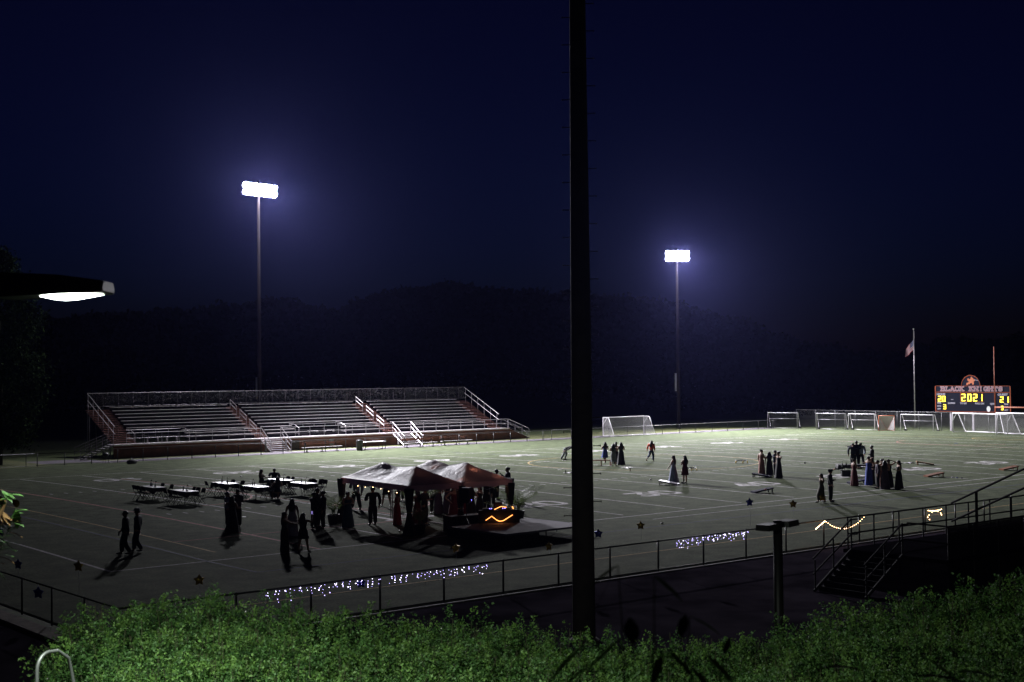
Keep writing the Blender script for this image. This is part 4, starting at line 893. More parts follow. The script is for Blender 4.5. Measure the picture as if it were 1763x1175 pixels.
def person(label, u, v, H, az, top, bottom=None, hem=0.0, arms=('down', 'down'), legs='stand', hair='long', skinc=0, lean=0.0, hat=None, hold=None, flare=1.0, group=None, z=None, sitz=None, pos=None, turn=0.0, hairc=0):
    """az: 0 looks away from the camera, 90 to the right, 180 towards it.  top: a gown or dress colour when bottom is None."""
    p = pos if pos is not None else G(u, v)
    away = Vector((math.sin(YAW), math.cos(YAW), 0)); right = Vector((math.cos(YAW), -math.sin(YAW), 0)); a = math.radians(az); hd = away*math.cos(a)+right*math.sin(a)
    t = thing('person', label, 'person', (p.x, p.y, cz(p.y)+.008 if z is None else z), math.atan2(-hd.x, hd.y), group)
    woman = bottom is None or hair == 'long'; S_ = H; t.scale = (1.2, 1.18, 1.0)
    sit = legs == 'sit'; dz = -.262 if sit else (-.012 if legs in ('walk', 'run', 'apart', 'bend') else 0)
    R = Matrix.Rotation(-math.radians(lean), 3, 'X'); hipc = Vector((0, 0, .53+dz))
    def tr(q): return (hipc + R@(Vector(q)-Vector((0, 0, .53))))*S_              # moves with the trunk
    sw = .098 if woman else .122
    sw *= 1.06
    P = [tr((0, 0, .53)), tr((0, .004, .625)), tr((0, -.004, .735)), tr((0, -.012, .815)), tr((0, .0, .862)), tr((0, .012, .905)), tr((0, .012, .948)), tr((0, .006, .985))]
    ra = [(.085, .062), (.066, .052), (.084, .060), (.052, .042), (.031, .031), (.042, .050), (.044, .053), (.026, .030)]
    E = [(i, i+1) for i in range(7)]
    def add(q, r, par): P.append(q); ra.append(r); E.append((par, len(P)-1)); return len(P)-1
    hands = []; arm_pts = []
    for s, am in ((1, arms[0]), (-1, arms[1])):
        e, h = ARMS[am]; sh = Vector((s*sw, -.01, .808)); el = sh+Vector((e[0]*s, e[1], e[2])); ha = sh+Vector((h[0]*s, h[1], h[2]))
        i0 = add(tr(sh), .037, 3); i1 = add(tr(el), .024, i0); i2 = add(tr(ha), .0165, i1)
        d = (tr(ha)-tr(el)).normalized(); i3 = add(tr(ha)+d*.045*S_, (.022, .014), i2); hands.append((s, tr(ha), d)); arm_pts.append((tr(sh), tr(el), tr(ha)))
    leg_pts = []
    for s, (k, a_) in zip((1, -1), LEGS[legs]):
        hp = Vector((s*.052, 0, .515+dz))*S_; kn = Vector((k[0], k[1], k[2]))*S_; an = Vector(a_)*S_
        i0 = add(hp, .054, 0); i1 = add(kn, .034, i0); i2 = add(an, .021, i1)
        lift = an.z > .1*S_; to = an+Vector((s*.008, .02 if lift else .085, -.075 if lift else -.028))*S_; i3 = add(to, (.02, .014), i2); leg_pts.append((hp, kn, an, to))
    V, F_ = skin([tuple(q) for q in P], E, [tuple(x*S_ for x in r) if isinstance(r, tuple) else r*S_ for r in ra])
    b = MB(); b.add(V, F_)
    for s, w, d in hands:                                        # five fingers, slightly curled
        side = d.cross(Vector((0, 0, 1))); side = side.normalized() if side.length > .2 else Vector((1, 0, 0)); pal = d.cross(side).normalized(); root = w+d*.04*S_
        for k, ln in enumerate((.040, .046, .043, .034)):
            o_ = side*((k-1.5)*.0105*S_); q0 = root+o_; q1 = q0+(d*.9+pal*.25)*ln*.62*S_; q2 = q1+(d*.6+pal*.6)*ln*.5*S_; b.tube([q0, q1, q2], [.0052*S_, .0047*S_, .0036*S_], 5)
        q0 = w+d*.015*S_+side*.015*s*S_; b.tube([q0, q0+(d*.5+side*s*.8)*.022*S_, q0+(d*.9+side*s*.7)*.042*S_], [.0062*S_, .0055*S_, .004*S_], 5)
    hc = tr((0, .012, .93)); fw = R@Vector((0, 1, 0)); up = R@Vector((0, 0, 1)); rt = Vector((1, 0, 0)); fc = hc+fw*.047*S_
    b.loft([[fc+up*.018*S_+rt*x*S_ for x in (-.003, 0, .003)]+[fc+up*.019*S_], [fc-up*.010*S_+fw*.013*S_+rt*x*S_ for x in (-.008, 0, .008)]+[fc-up*.016*S_]])     # nose
    for s in (-1, 1): q = hc+rt*s*.043*S_; b.ball(q, (.006*S_, .012*S_, .018*S_), 6, 4)                                                          # ears
    b.k = 1
    for s in (-1, 1): b.ball(fc+rt*s*.018*S_+up*.012*S_-fw*.004*S_, .0062*S_, 6, 4)
    b.k = 2; b.box(fc-up*.030*S_-fw*.002*S_, (.026*S_, .006*S_, .007*S_)); b.k = 0
    b.build('body', [M_SKIN[skinc], M_EYE, M_LIP], t, True)
    # hair
    b = MB(); back = R@Vector((0, -1, 0)); cc = hc+back*.012*S_+up*.012*S_
    rings = []
    for j in range(8):
        th = PI*(.02+.60*j/7); rings.append([cc+up*.062*S_*math.cos(th)+(rt*math.cos(k*PI/8)*.054+fw*math.sin(k*PI/8)*(.046 if math.sin(k*PI/8) > 0 and j > 3 else .060))*S_*math.sin(th) for k in range(16)])
    b.loft(rings)
    if hair == 'long':
        rg = []
        for z_, w_, d_, o_ in ((.955, .050, .034, .030), (.90, .066, .036, .034), (.84, .080, .036, .046), (.78, .082, .030, .060), (.72, .066, .024, .066), (.66, .038, .014, .066)):
            c_ = tr((0, -o_+.012, z_)); rg.append([c_+(rt*math.cos(k*PI/6)*w_*(1+.06*math.sin(k*5+z_*60))+fw*math.sin(k*PI/6)*d_)*S_ for k in range(12)])
        b.loft(rg)
    elif hair == 'bun': b.ball(tr((0, -.05, .985)), .03*S_, 8, 6)
    elif hair == 'curly':
        for k in range(14): b.ball(cc+(rt*math.cos(k*2.4)*.045+fw*(math.sin(k*2.4)*.04-.01)+up*(.05-.004*k))*S_, .024*S_, 6, 4)
    if hair != 'none': b.build('hair', M_HAIR[hairc], t, True)
    if hat:
        b = MB(); Rm = [[tr((0, .006, 0))*0+tr((.0, .008, zz))+(rt*math.cos(k*PI/9)*r+fw*math.sin(k*PI/9)*r*1.12)*S_ for k in range(18)] for r, zz in (((.088, .972), (.088, .976), (.058, .980), (.055, 1.025), (.03, 1.035)) if hat == 'hat' else ((.060, .962), (.064, .985), (.066, 1.012), (.02, 1.02)))]
        b.loft(Rm)
        if hat == 'cap': b.loft([[tr((x*1.0, .05+y, .975+z_)) for x, y in ((-.04, 0), (.04, 0), (.03, .055), (-.03, .055))] for z_ in (0, .007)])
        b.build('hat', CL['black'] if hat == 'cap' else CL['grey'], t, True)
    if bottom is None:                                             # gown or dress
        rg = []; n = 28
        zs = [(.778, .082, .056), (.74, .093, .070), (.68, .078, .062), (.625, .074, .060), (.57, .090, .072), (.52, .102, .082)] if not sit else [(.778, .082, .056), (.74, .093, .070), (.68, .078, .062), (.625, .076, .062), (.57, .092, .078), (.515, .10, .09)]
        for z_, rx, ry in zs: c_ = tr((0, 0, z_)); rg.append([c_+(rt*math.cos(2*PI*k/n)*rx+fw*math.sin(2*PI*k/n)*ry)*S_ for k in range(n)])
        if sit:
            for yy, zz in ((.10, .275), (.2, .285), (.275, .27), (.30, .20), (.30, max(.06, hem))): rg.append([Vector((math.cos(2*PI*k/n)*(.115+.1*(zz < .25)*.3), yy+math.sin(2*PI*k/n)*.02-(.03 if zz < .25 else 0), zz+math.sin(2*PI*k/n)*.055*(1 if zz > .25 else .2)))*S_ for k in range(n)])
        else:
            kn = [(leg_pts[0][1]+leg_pts[1][1])/2/S_, (leg_pts[0][2]+leg_pts[1][2])/2/S_]; lo = max(hem, .012); m_ = 6
            for i in range(1, m_+1):
                s = i/m_; zz = (.52+dz)*(1-s)+lo*s; f = (.52+dz-zz)/.5; cy = kn[0].y*min(1, f*2)+(kn[1].y-kn[0].y)*max(0, f*2-1)
                spr = max(abs(leg_pts[0][1].x), abs(leg_pts[0][2].x)*(f > .5))/S_
                rx = max(.103+.062*f*flare, (spr+.045) if zz < .4 else 0); ry = .084+.085*f*flare+abs(leg_pts[0][1].y-leg_pts[1][1].y)/S_*.5*min(1, f*2)
                rg.append([Vector((math.cos(2*PI*k/n)*rx*(1+.09*f*math.sin(k*2*PI/n*7+i*.3)), cy*.8+math.sin(2*PI*k/n)*ry*(1+.09*f*math.sin(k*2*PI/n*7+1)), zz))*S_ for k in range(n)])
        b = MB(); b.loft(rg, False, False)
        for s in (-1, 1): b.tube([tr((s*.045, .045, .77)), tr((s*.058, .0, .826)), tr((s*.045, -.05, .77))], .005*S_, 4)
        b.build('dress', CL[top], t, True)
    else:
        jt = hem or .47; JP = [tr((0, 0, jt+.005)), tr((0, .002, .60)), tr((0, -.004, .73)), tr((0, -.01, .812)), tr((0, -.006, .845))]; JR = [(.108, .088), (.094, .078), (.110, .084), (.074, .060), (.040, .040)]; JE = [(0, 1), (1, 2), (2, 3), (3, 4)]
        for sh, el, ha in arm_pts:
            n0 = len(JP); JP += [sh, el, el.lerp(ha, .92)]; JR += [.054, .040, .030]; JE += [(3, n0), (n0, n0+1), (n0+1, n0+2)]
        V, F_ = skin([tuple(q) for q in JP], JE, [tuple(x*S_ for x in r) if isinstance(r, tuple) else r*S_ for r in JR]); b = MB(); b.add(V, F_); b.build('jacket' if top in ('black', 'navy', 'plum') else 'shirt', CL[top], t, True)
        TP_ = [tr((0, 0, .585)), tr((0, 0, .525))]; TR = [(.088, .072), (.100, .082)]; TE = [(0, 1)]
        for hp, kn, an, to in leg_pts: n0 = len(TP_); TP_ += [hp, kn, an]; TR += [.070, .054, .046]; TE += [(1, n0), (n0, n0+1), (n0+1, n0+2)]
        V, F_ = skin([tuple(q) for q in TP_], TE, [tuple(x*S_ for x in r) if isinstance(r, tuple) else r*S_ for r in TR]); b = MB(); b.add(V, F_); b.build('trousers', CL[bottom], t, True)
    for hp, kn, an, to in leg_pts:
        b = MB(); d = (to-an); q = an+d*.55; q.z = max(q.z-.008*S_, .02*S_); b.ball(q, (.027*S_, .068*S_, .022*S_), 10, 6); b.build('shoe', M_SHOE, t, True)
    if hold:
        s, w, d = hands[0]; q = w+d*.075*S_
        bpy.context.view_layer.update(); ph = thing('phone' if hold != 'bottle' else 'water_bottle', {'phone': 'dark phone held up by the photographing girl', 'lit': 'phone glowing violet in the hand of the short dressed dancer', 'bottle': 'small white bottle held by the walking man'}[hold], 'phone' if hold != 'bottle' else 'bottle', t.matrix_basis@q)
        ph.rotation_euler = t.rotation_euler
        bb = MB()
        if hold == 'bottle': bb.lathe([(.025, -.09), (.03, -.07), (.03, .03), (.012, .07), (.012, .09)], n=10); bb.build('bottle_body', M_GLASS, ph, True); bb = MB(); bb.lathe([(.014, .088), (.014, .105)], n=8); bb.build('cap', M_FLW, ph)
        else:
            bb.box((0, 0, .03), (.075, .01, .15)); bb.build('case', M_SPK, ph); bb = MB(); bb.box((0, -.007, .03), (.068, .004, .14)); bb.build('screen', mat('phone_screen', (.1, .1, .2), .3, emit=(.45, .35, 1), es=3 if hold == 'lit' else .5), ph)
    return t

DG = 'dancers under the tents'
person('man in dark suit walking left with a small white bottle', 216, 955.5, 1.80, 262, 'black', 'black', arms=('swingf', 'swingb'), legs='walk', hair='short', skinc=2, hold='bottle')
person('man in a brimmed hat and grey blue suit walking behind a darker man', 236.5, 950.5, 1.76, 268, 'navy', 'navy', arms=('down', 'swingb'), legs='walk', hair='short', hat='hat', skinc=1)
person('woman in long black gown in front of the trio at left', 400, 917.5, 1.66, 20, 'black', arms=('front', 'around'), hair='long', flare=.9, skinc=1)
person('man in a pale blue shirt hidden behind the woman in black', 391.5, 908, 1.66, 70, 'lightblue', 'black', arms=('front', 'front'), hair='short', skinc=0)
person('man in light shirt holding a phone at his chest, right of the trio', 409.5, 908, 1.80, 215, 'plum', 'black', arms=('phone', 'phone'), hair='short', skinc=1)
person('woman in a long pale lavender gown seen from behind', 503.5, 924, 1.68, 10, 'lavender', arms=('down', 'down'), hair='long', flare=.5)
person('woman in slim black gown reaching out to the right', 490, 951.5, 1.66, 80, 'black', arms=('reach', 'reach'), hair='long', flare=.1, skinc=1)
person('girl in short black dress raising a phone to take a photo', 522, 951, 1.62, 20, 'black', hem=.34, arms=('photo', 'photo'), legs='apart', hair='long', flare=.8, hold='phone', skinc=1)
person('heavy man in black suit standing with his back to the field lights', 540.5, 911, 1.72, 60, 'black', 'black', arms=('side', 'front'), hair='short', skinc=2, legs='apart')
person('tall man in black suit just behind the heavy man', 546.5, 909, 1.86, 100, 'black', 'black', arms=('down', 'down'), hair='short', skinc=1)
person('man in black suit with an open collar left of the palm', 556.5, 911.5, 1.80, 262, 'black', 'black', arms=('down', 'down'), legs='apart', hair='short', skinc=1)
Gs = 'people sitting at the supper tables'
def seat(label, x, y, az, H, top, bottom=None, hair='long', arms=('table', 'table'), skinc=1):
    return person(label, 0, 0, H, az, top, bottom, hem=.06, arms=arms, legs='sit', hair=hair, skinc=skinc, group=Gs, pos=Vector((x, y, 0)))
ps = G(450, 843); seat('long haired girl in black sitting at the left end of a supper table', ps.x, ps.y, 95, 1.70, 'black')
ps = G(472.5, 841); seat('short haired boy sitting on the far side of a supper table', ps.x, ps.y, 175, 1.68, 'navy', 'black', hair='short', arms=('table', 'front'))
ps = G(478, 861); seat('person in blue sitting with their back to the camera', ps.x, ps.y, -25, 1.76, 'blue' if False else 'navy')
# under the tents
person('woman in a long dark blue gown at the left edge of the tents', 599, 908.5, 1.68, 150, 'teal', arms=('front', 'front'), hair='bun', flare=.7, group=DG)
person('man in a lavender grey shirt under the left tent', 613.5, 878, 1.80, 205, 'lavender', 'black', arms=('front', 'down'), legs='apart', hair='short', group=DG)
person('man in black suit standing in the middle of the left tent', 642, 905, 1.84, 330, 'black', 'black', arms=('down', 'front'), hair='short', legs='stand', skinc=1, group=DG)
person('girl in short black dress holding a violet glowing phone', 665.5, 872, 1.68, 190, 'black', hem=.37, arms=('front', 'down'), legs='apart', hair='long', flare=.6, hold='lit', group=DG)
person('woman in long red gown and loose hair turned left', 684, 905, 1.64, 250, 'red', arms=('front', 'front'), hair='long', flare=.25, skinc=1, group=DG)
person('woman in a dark red wide gown dancing right of the front tent leg', 719, 905, 1.70, 300, 'darkred', arms=('front', 'around'), hair='long', flare=.8, group=DG)
person('man in black suit dancing close to the woman in the wide red gown', 731.5, 905, 1.80, 110, 'black', 'black', arms=('front', 'front'), legs='stand', hair='short', group=DG)
person('man in black standing deep between the two tents', 747.5, 884.5, 1.80, 180, 'black', 'black', arms=('down', 'behind'), hair='short', legs='stand', group=DG)
person('woman in black gown beside the man deep between the tents', 755, 886, 1.66, 200, 'plum', arms=('front', 'front'), hair='long', flare=.4, group=DG)
person('woman in wide dark red gown under the big loudspeaker', 782, 898, 1.70, 150, 'darkred', arms=('hips', 'front'), hair='long', flare=1.2, group=DG)
person('woman in red gown half hidden behind the loudspeaker stand', 795, 892, 1.66, 210, 'red', arms=('front', 'front'), hair='bun', flare=.8, group=DG)
person('bare armed woman in black gown left of the booth', 812, 897, 1.70, 300, 'black', arms=('hips', 'front'), hair='long', flare=.8, group=DG)
person('bare armed woman in black close behind the booth', 826, 893, 1.66, 240, 'black', arms=('front', 'around'), hair='long', flare=.8, group=DG)
person('small figure in black at the back edge of the left tent', 690, 862, 1.66, 190, 'black', 'black', arms=('down', 'front'), hair='short', group=DG)
person('tall man in black at the back right corner under the tents', 846, 872, 1.84, 150, 'black', 'black', arms=('front', 'down'), hair='short', group=DG)
person('woman in long plum gown deep under the right tent', 770, 884, 1.68, 120, 'plum', arms=('front', 'hips'), hair='long', flare=.6, group=DG)
person('broad man in navy suit deep under the right tent near the booth', 801, 883, 1.80, 250, 'navy', 'black', arms=('down', 'front'), hair='short', group=DG)
person('man in black standing near the rear palm under the right tent', 838, 880, 1.78, 210, 'black', 'black', arms=('front', 'down'), hair='short', group=DG)
person('short haired man beyond the right tent, left of the taller one', 855.5, 861, 1.72, 100, 'black', 'black', arms=('front', 'front'), hair='short', skinc=2)
person('tall curly haired man beyond the right end of the tents', 874.5, 861.5, 1.84, 262, 'navy', 'black', arms=('phone', 'down'), hair='curly', skinc=1)
# out on the field
person('figure bent double at the left edge of the dark pole', 973, 792, 1.70, 85, 'black', 'grey', hem=.5, arms=('low', 'low'), legs='bend', hair='short', lean=72)
person('woman in short blue dress with white sash by the low bench', 1042, 798, 1.68, 340, 'blue', hem=.26, arms=('front', 'front'), legs='walk', hair='long', flare=1.0)
person('woman in grey mid length dress, front of her group of three', 1056.5, 803.5, 1.74, 20, 'grey', hem=.2, arms=('phone', 'phone'), legs='walk', hair='long', flare=.2)
person('woman in black leaning between two friends near the lone goal', 1061, 799, 1.70, 60, 'black', arms=('front', 'around'), hair='long', flare=.4, hairc=0)
person('woman in wide black gown at the right of the group near the lone goal', 1069.5, 801, 1.74, 345, 'black', arms=('front', 'front'), hair='long', flare=.8)
person('girl in orange red top and jeans running across the field', 1121.5, 794.5, 1.66, 30, 'orange', 'jeans', hem=.54, arms=('swingf', 'side'), legs='run', hair='long', lean=6, hairc=1)
person('woman in long lavender blue gown by the white bean bag board', 1160, 831.5, 1.76, 300, 'lightblue', arms=('front', 'side'), hair='long', flare=1.0)
person('woman in short dark red dress right of the lavender gown', 1179.5, 832, 1.77, 320, 'darkred', hem=.29, arms=('front', 'front'), hair='long', flare=.7, hairc=0)
person('woman with bun in long rose gown on the dark bean bag board', 1311.5, 818.5, 1.76, 60, 'rose', arms=('front', 'down'), hair='bun', flare=.3)
person('woman in black gown with both hands down between friends', 1325, 819, 1.62, 10, 'black', arms=('hips', 'down'), hair='long', flare=.4)
person('short haired figure hugged behind the woman with hand on hip', 1335, 821, 1.78, 120, 'navy', 'black', arms=('around', 'front'), hair='short')
person('woman in long black gown with one hand on her hip', 1341, 824, 1.78, 250, 'black', arms=('hips', 'around'), hair='bun', flare=.5)
person('long haired woman in olive dress walking beside a capped man', 1414.5, 866, 1.62, 260, 'olive', hem=.1, arms=('down', 'around'), legs='walk', hair='long', flare=.2, hairc=1)
person('man in flat cap and dark jacket pointing to the right', 1430, 864.5, 1.80, 110, 'black', 'black', arms=('side', 'front'), legs='apart', hair='short', hat='cap')
HG = 'men with arms round each other behind the drinks table'
person('left man of three hugging, white shirt collar showing', 1469, 803.5, 1.72, 20, 'navy', 'black', arms=('around', 'down'), hair='short', group=HG)
person('tall middle man of three hugging men', 1475, 803, 1.88, 0, 'black', 'black', arms=('around', 'around'), hair='short', group=HG, skinc=2)
person('right man of three hugging, in a pale blue shirt', 1482.5, 803, 1.76, 340, 'lightblue', 'black', arms=('down', 'around'), legs='apart', hair='none' if False else 'short', group=HG)
person('man in open dark jacket and white shirt facing left', 1501.5, 813, 1.86, 290, 'black', 'plum', arms=('side', 'front'), hair='short', skinc=2)
person('woman in long red brown gown at the left of the table group', 1471, 837, 1.68, 70, 'darkred', arms=('front', 'front'), hair='bun', flare=.5, hairc=1)
person('woman in bright blue gown hugging someone by the table', 1496, 836, 1.82, 60, 'blue', arms=('around', 'photo'), hair='short', flare=.3)
person('woman in black behind the blue gown', 1501, 834, 1.70, 250, 'black', arms=('around', 'front'), hair='long', flare=.3)
person('man in dark grey suit left of the lavender gown', 1511.5, 841.5, 1.76, 280, 'plum', 'black', arms=('front', 'down'), legs='apart', hair='short')
person('woman in pink half hidden behind the lavender grey gown', 1519, 838, 1.72, 330, 'rose', arms=('front', 'down'), hair='bun', flare=.2)
person('woman in lavender grey gown seen from behind', 1524, 842.5, 1.74, 5, 'plum', arms=('front', 'front'), hair='long', flare=.6)
person('woman in black gown with both hands on her head', 1530.5, 839, 1.70, 180, 'black', arms=('onhead', 'onhead'), hair='bun', flare=.7)
person('long haired woman in black gown at the right end of the group', 1548, 843.5, 1.78, 270, 'black', arms=('front', 'front'), hair='long', flare=.5, hem=.03)

# ------------------------------------------------------------------ games on the field
def beanboard(label, u, v, az, m, u2=None):
    p = G(u, v); t = thing('bean_bag_board', label, 'bean bag board', (p.x, p.y, cz(p.y)+.004), az, 'bean bag boards')
    L_, w = 1.22, .61; h0, h1 = .09, .30; b = MB(); n = 16; hy, hx, r = .9, 0.0, .076
    def zz(y): return h0+(h1-h0)*y/L_
    outer = [(-w/2, 0), (0, 0), (w/2, 0), (w/2, .45), (w/2, hy), (w/2, L_), (0, L_), (-w/2, L_), (-w/2, hy), (-w/2, .45)]
    # top with its round hole
    ang = [(hx+r*math.cos(2*PI*k/n), hy+r*math.sin(2*PI*k/n)) for k in range(n)]
    sq = []
    for k in range(n):
        a = 2*PI*k/n; c, s = math.cos(a), math.sin(a); k_ = min((w/2)/abs(c) if abs(c) > 1e-6 else 9, (L_-hy)/abs(s) if abs(s) > 1e-6 else 9); sq.append((c*k_, hy+s*k_))
    for k in range(n):
        a0, a1, s1, s0 = ang[k], ang[(k+1) % n], sq[(k+1) % n], sq[k]; b.add([(x, y, zz(y)) for x, y in (a0, s0, s1, a1)], [(0, 1, 2, 3)])
    yl = hy-(L_-hy); b.quad((-w/2, 0, zz(0)), (w/2, 0, zz(0)), (w/2, yl, zz(yl)), (-w/2, yl, zz(yl)))
    for c_ in ((-w/2, hy+(L_-hy)), (w/2, hy+(L_-hy))): pass
    b.build('board_top', m, t)
    b = MB()
    for x in (-w/2, w/2): b.loft([[(x-.01, 0, zz(0)-.09), (x+.01, 0, zz(0)-.09), (x+.01, 0, zz(0)-.003), (x-.01, 0, zz(0)-.003)], [(x-.01, L_, zz(L_)-.09), (x+.01, L_, zz(L_)-.09), (x+.01, L_, zz(L_)-.003), (x-.01, L_, zz(L_)-.003)]])
    b.box((0, 0.0, h0-.045), (w-.03, .02, .085)); b.box((0, L_, h1-.048), (w-.03, .02, .085)); b.build('frame', m, t)
    for x in (-w/2+.04, w/2-.04): b = MB(); b.box((x, L_-.08, h1/2-.04), (.035, .07, h1-.05)); b.build('leg', m, t)
    return t
M_BW = mat('white_board', (.55, .52, .60), .5); M_BD = mat('dark_board', (.02, .02, .04), .9, spec=.1); M_BWD = mat('bare_wood_board', (.22, .13, .065), .85, spec=.2, var=.2, scale=6); M_BO = mat('orange_wood', (.14, .05, .02), .85, spec=.2)
# board angle: heading of its raised end
def hdg(a): w = math.radians(a); d = Vector((math.sin(YAW), math.cos(YAW)))*math.cos(w)+Vector((math.cos(YAW), -math.sin(YAW)))*math.sin(w); return math.atan2(-d.x, d.y)
beanboard('white bean bag board under the lavender blue gown', 1168, 835.5, hdg(-70), M_BW)
beanboard('dark bean bag board under the woman in the rose gown', 1327, 822.5, hdg(-68), M_BD)
beanboard('dark blue bean bag board with bags on top, alone near the blue star', 1296, 849, hdg(75), M_BD)
beanboard('dark bean bag board behind the feet of the table group', 1461, 833, hdg(80), M_BD)
beanboard('bare wooden bean bag board lying beyond the table group', 1607, 801, hdg(-80), M_BWD)
beanboard('brown bean bag board seen from its side, right of the group', 1594, 821.5, hdg(76), M_BO)
beanboard('brown bean bag board farthest right beside the stair rail', 1724, 810, hdg(76), M_BO)
p = G(1035, 802); t = thing('bench', 'low red brown bench at the right edge of the dark pole', 'bench', (p.x, p.y, cz(p.y)), hdg(90)+PI/2)
b = MB(); b.box((0, 0, .40), (1.7, .35, .06)); b.build('seat', M_BO, t)
for x in (-.7, .0, .7): b = MB(); b.box((x, 0, .185), (.07, .3, .37)); b.build('leg', M_BO, t)
def bag(label, p, m): b = MB(); b.ball((0, 0, .03), (.085, .085, .032), 10, 6); o = b.build('bean_bag', m, None, True); o.location = p; tag(o, label, 'bean bag', 'bean bags')
M_RB = mat('red_bag', (.4, .02, .02), .8); M_BB = mat('blue_bag', (.02, .03, .16), .8)
q = G(1317, 843, .3); 
for k, (du, dv_, m, lb) in enumerate(((0, 0, M_RB, 'red bean bag on the dark blue board'), (-6, 1.2, M_BB, 'blue bean bag left of the red one on the dark blue board'))):
    q = G(1318+du, 844+dv_, .27); bag(lb, q, m)
bag('red bean bag on the turf left of the drinks table', G(1437, 809), M_RB)
bag('blue bean bag on the turf beyond the brown board', G(1648, 823.5), M_BB); bag('pale bean bag on the turf right of the brown board', G(1640, 823), M_BW); bag('dark bean bag far right of the brown board', G(1656, 824), M_BD)
bag('dark bean bag by the bare wooden board', G(1552, 799), M_BD)
def roundnet(label, u, v):
    p = G(u, v); t = thing('round_net_game', label, 'net game', (p.x, p.y, cz(p.y)), .3, 'round net games')
    M_YL = mat('yellow_leg', (.6, .38, .04), .5)
    b = MB(); b.tube([(.46*math.cos(k*PI/12), .46*math.sin(k*PI/12), .2) for k in range(25)], .025, 6, False); b.build('rim', M_BLK, t, True)
    b = MB(); b.add([(.45*math.cos(k*PI/12), .45*math.sin(k*PI/12), .195) for k in range(24)], [tuple(range(24))]); b.build('net', M_NETD, t)
    for k in range(5): a = k*2*PI/5; b = MB(); b.tube([(.46*math.cos(a), .46*math.sin(a), .2), (.50*math.cos(a), .50*math.sin(a), 0)], .03, 6); b.build('leg', M_YL, t, True)
roundnet('round net game on yellow legs, alone on the bright turf', 1276, 797.5); roundnet('round net game on yellow legs behind the dark red dress', 1188, 810.5)
# drinks table, cooler
p = G(1474, 819); rzt = hdg(90)+PI/2
t, c = table('long drinks table behind the red brown gown', p.x, p.y, rzt+PI/2, 2.6, .76, 9); tag(c, 'black cloth on the long drinks table among the standing group', 'tablecloth', 'black tablecloths')
p = G(1456, 820.5); t = thing('cooler', 'dark box cooler on the turf under the left end of the drinks table', 'cooler', (p.x, p.y, cz(p.y)), rzt)
b = MB(); b.box((0, 0, .18), (.6, .36, .36)); b.build('cooler_body', M_SPK, t); b = MB(); b.box((0, 0, .39), (.64, .4, .06)); b.build('lid', M_BLK, t); b = MB(); b.tube([(-.31, -.05, .25), (-.36, 0, .3), (-.31, .05, .25)], .012, 5); b.build('handle', M_BLK, t)
for k, (u, lb) in enumerate(((1450, 'clear bottle at the left end of the drinks table'), (1457, 'dark bottle beside the clear one on the drinks table'), (1487, 'white paper stack on the drinks table'))):
    q = G(u, 803.5, .76); q = G(u, 804+.4*k, .76)
    v_ = thing('drink_bottle' if k < 2 else 'paper_stack', lb, 'bottle' if k < 2 else 'papers', q)
    b = MB()
    if k < 2: b.lathe([(.045, 0), (.045, .2), (.018, .28), (.018, .32)], n=10); b.build('bottle_body', M_GLASS if k == 0 else M_CHAIR, v_, True); b = MB(); b.lathe([(.021, .318), (.021, .345)], n=8); b.build('cap', M_CHAIR, v_)
    else: b.box((0, 0, .02), (.4, .3, .04), .4); b.box((.03, .02, .045), (.36, .28, .01), .9); b.build('sheets', M_BW, v_)
# litter and small things on the turf
LIT = [(236, 863, 'crumpled white paper left of the trio', 0), (416, 867, 'white card on the turf near the couple', 1), (418, 891, 'thin white strip on the turf right of the trio', 1), (415, 822, 'white scrap on the turf before the far number', 0), (1080, 806.5, 'white towel on the turf right of the black gown', 2), (1085, 812, 'brown bottle standing on the turf below the white towel', 3), (963.5, 809.5, 'white scrap left of the dark pole', 1), (980, 815, 'white cloth on the turf against the dark pole', 2), (974, 815.5, 'dark bottle beside the white cloth at the pole', 3), (1566, 798, 'pale blue towel left of the bare wooden board', 2), (1386, 799, 'small dark ball on the bright turf', 4), (1113.5, 794, 'small orange ball at the heel of the running girl', 4), (1120, 827, 'small white scrap on the turf near the bean bag board', 0), (688, 917, 'white cup on the turf by the front tent leg', 0), (680, 895, 'crumpled pale paper at the feet of the red gown', 0), (1646, 764, 'flat blue marker disc on the far turf', 4), (1140, 903, 'white scrap on the turf near the sideline', 0)]
for u, v, lb, k in LIT:
    p = G(u, v); b = MB(); m = M_WHT
    if k == 0: b.ball((0, 0, .05), (.08, .07, .05), 6, 4); nm, ct = 'crumpled_paper', 'litter'
    elif k == 1: b.box((0, 0, .012), (.32, .1, .012), random.uniform(0, 3)); nm, ct = 'paper_strip', 'litter'
    elif k == 2:
        nm, ct = 'towel', 'towel'; b.loft([[(x, y, z+.02*math.sin(x*9)) for x in np.linspace(-.4, .4, 9)]+[(x, y, z-.015) for x in np.linspace(.4, -.4, 9)] for y, z in ((-.2, .03), (-.05, .06), (.1, .04), (.2, .03))]); m = M_BW if 'blue' in lb else M_WHT
    elif k == 3: b.lathe([(.035, 0), (.035, .15), (.014, .22), (.014, .26)], n=10); nm, ct = 'bottle', 'bottle'; m = M_BO if 'brown' in lb else M_CHAIR
    else: b.ball((0, 0, .07 if 'disc' not in lb else .01), (.07, .07, .07) if 'disc' not in lb else (.2, .2, .012), 10, 6); nm, ct = 'ball' if 'disc' not in lb else 'marker_disc', 'ball' if 'disc' not in lb else 'marker'; m = M_BO if 'orange' in lb else (M_BB if 'blue' in lb else M_CHAIR)
    o = b.build(nm, m, None, True); o.location = (p.x, p.y, cz(p.y)+.006); tag(o, lb, ct, 'litter on the turf' if ct == 'litter' else None)

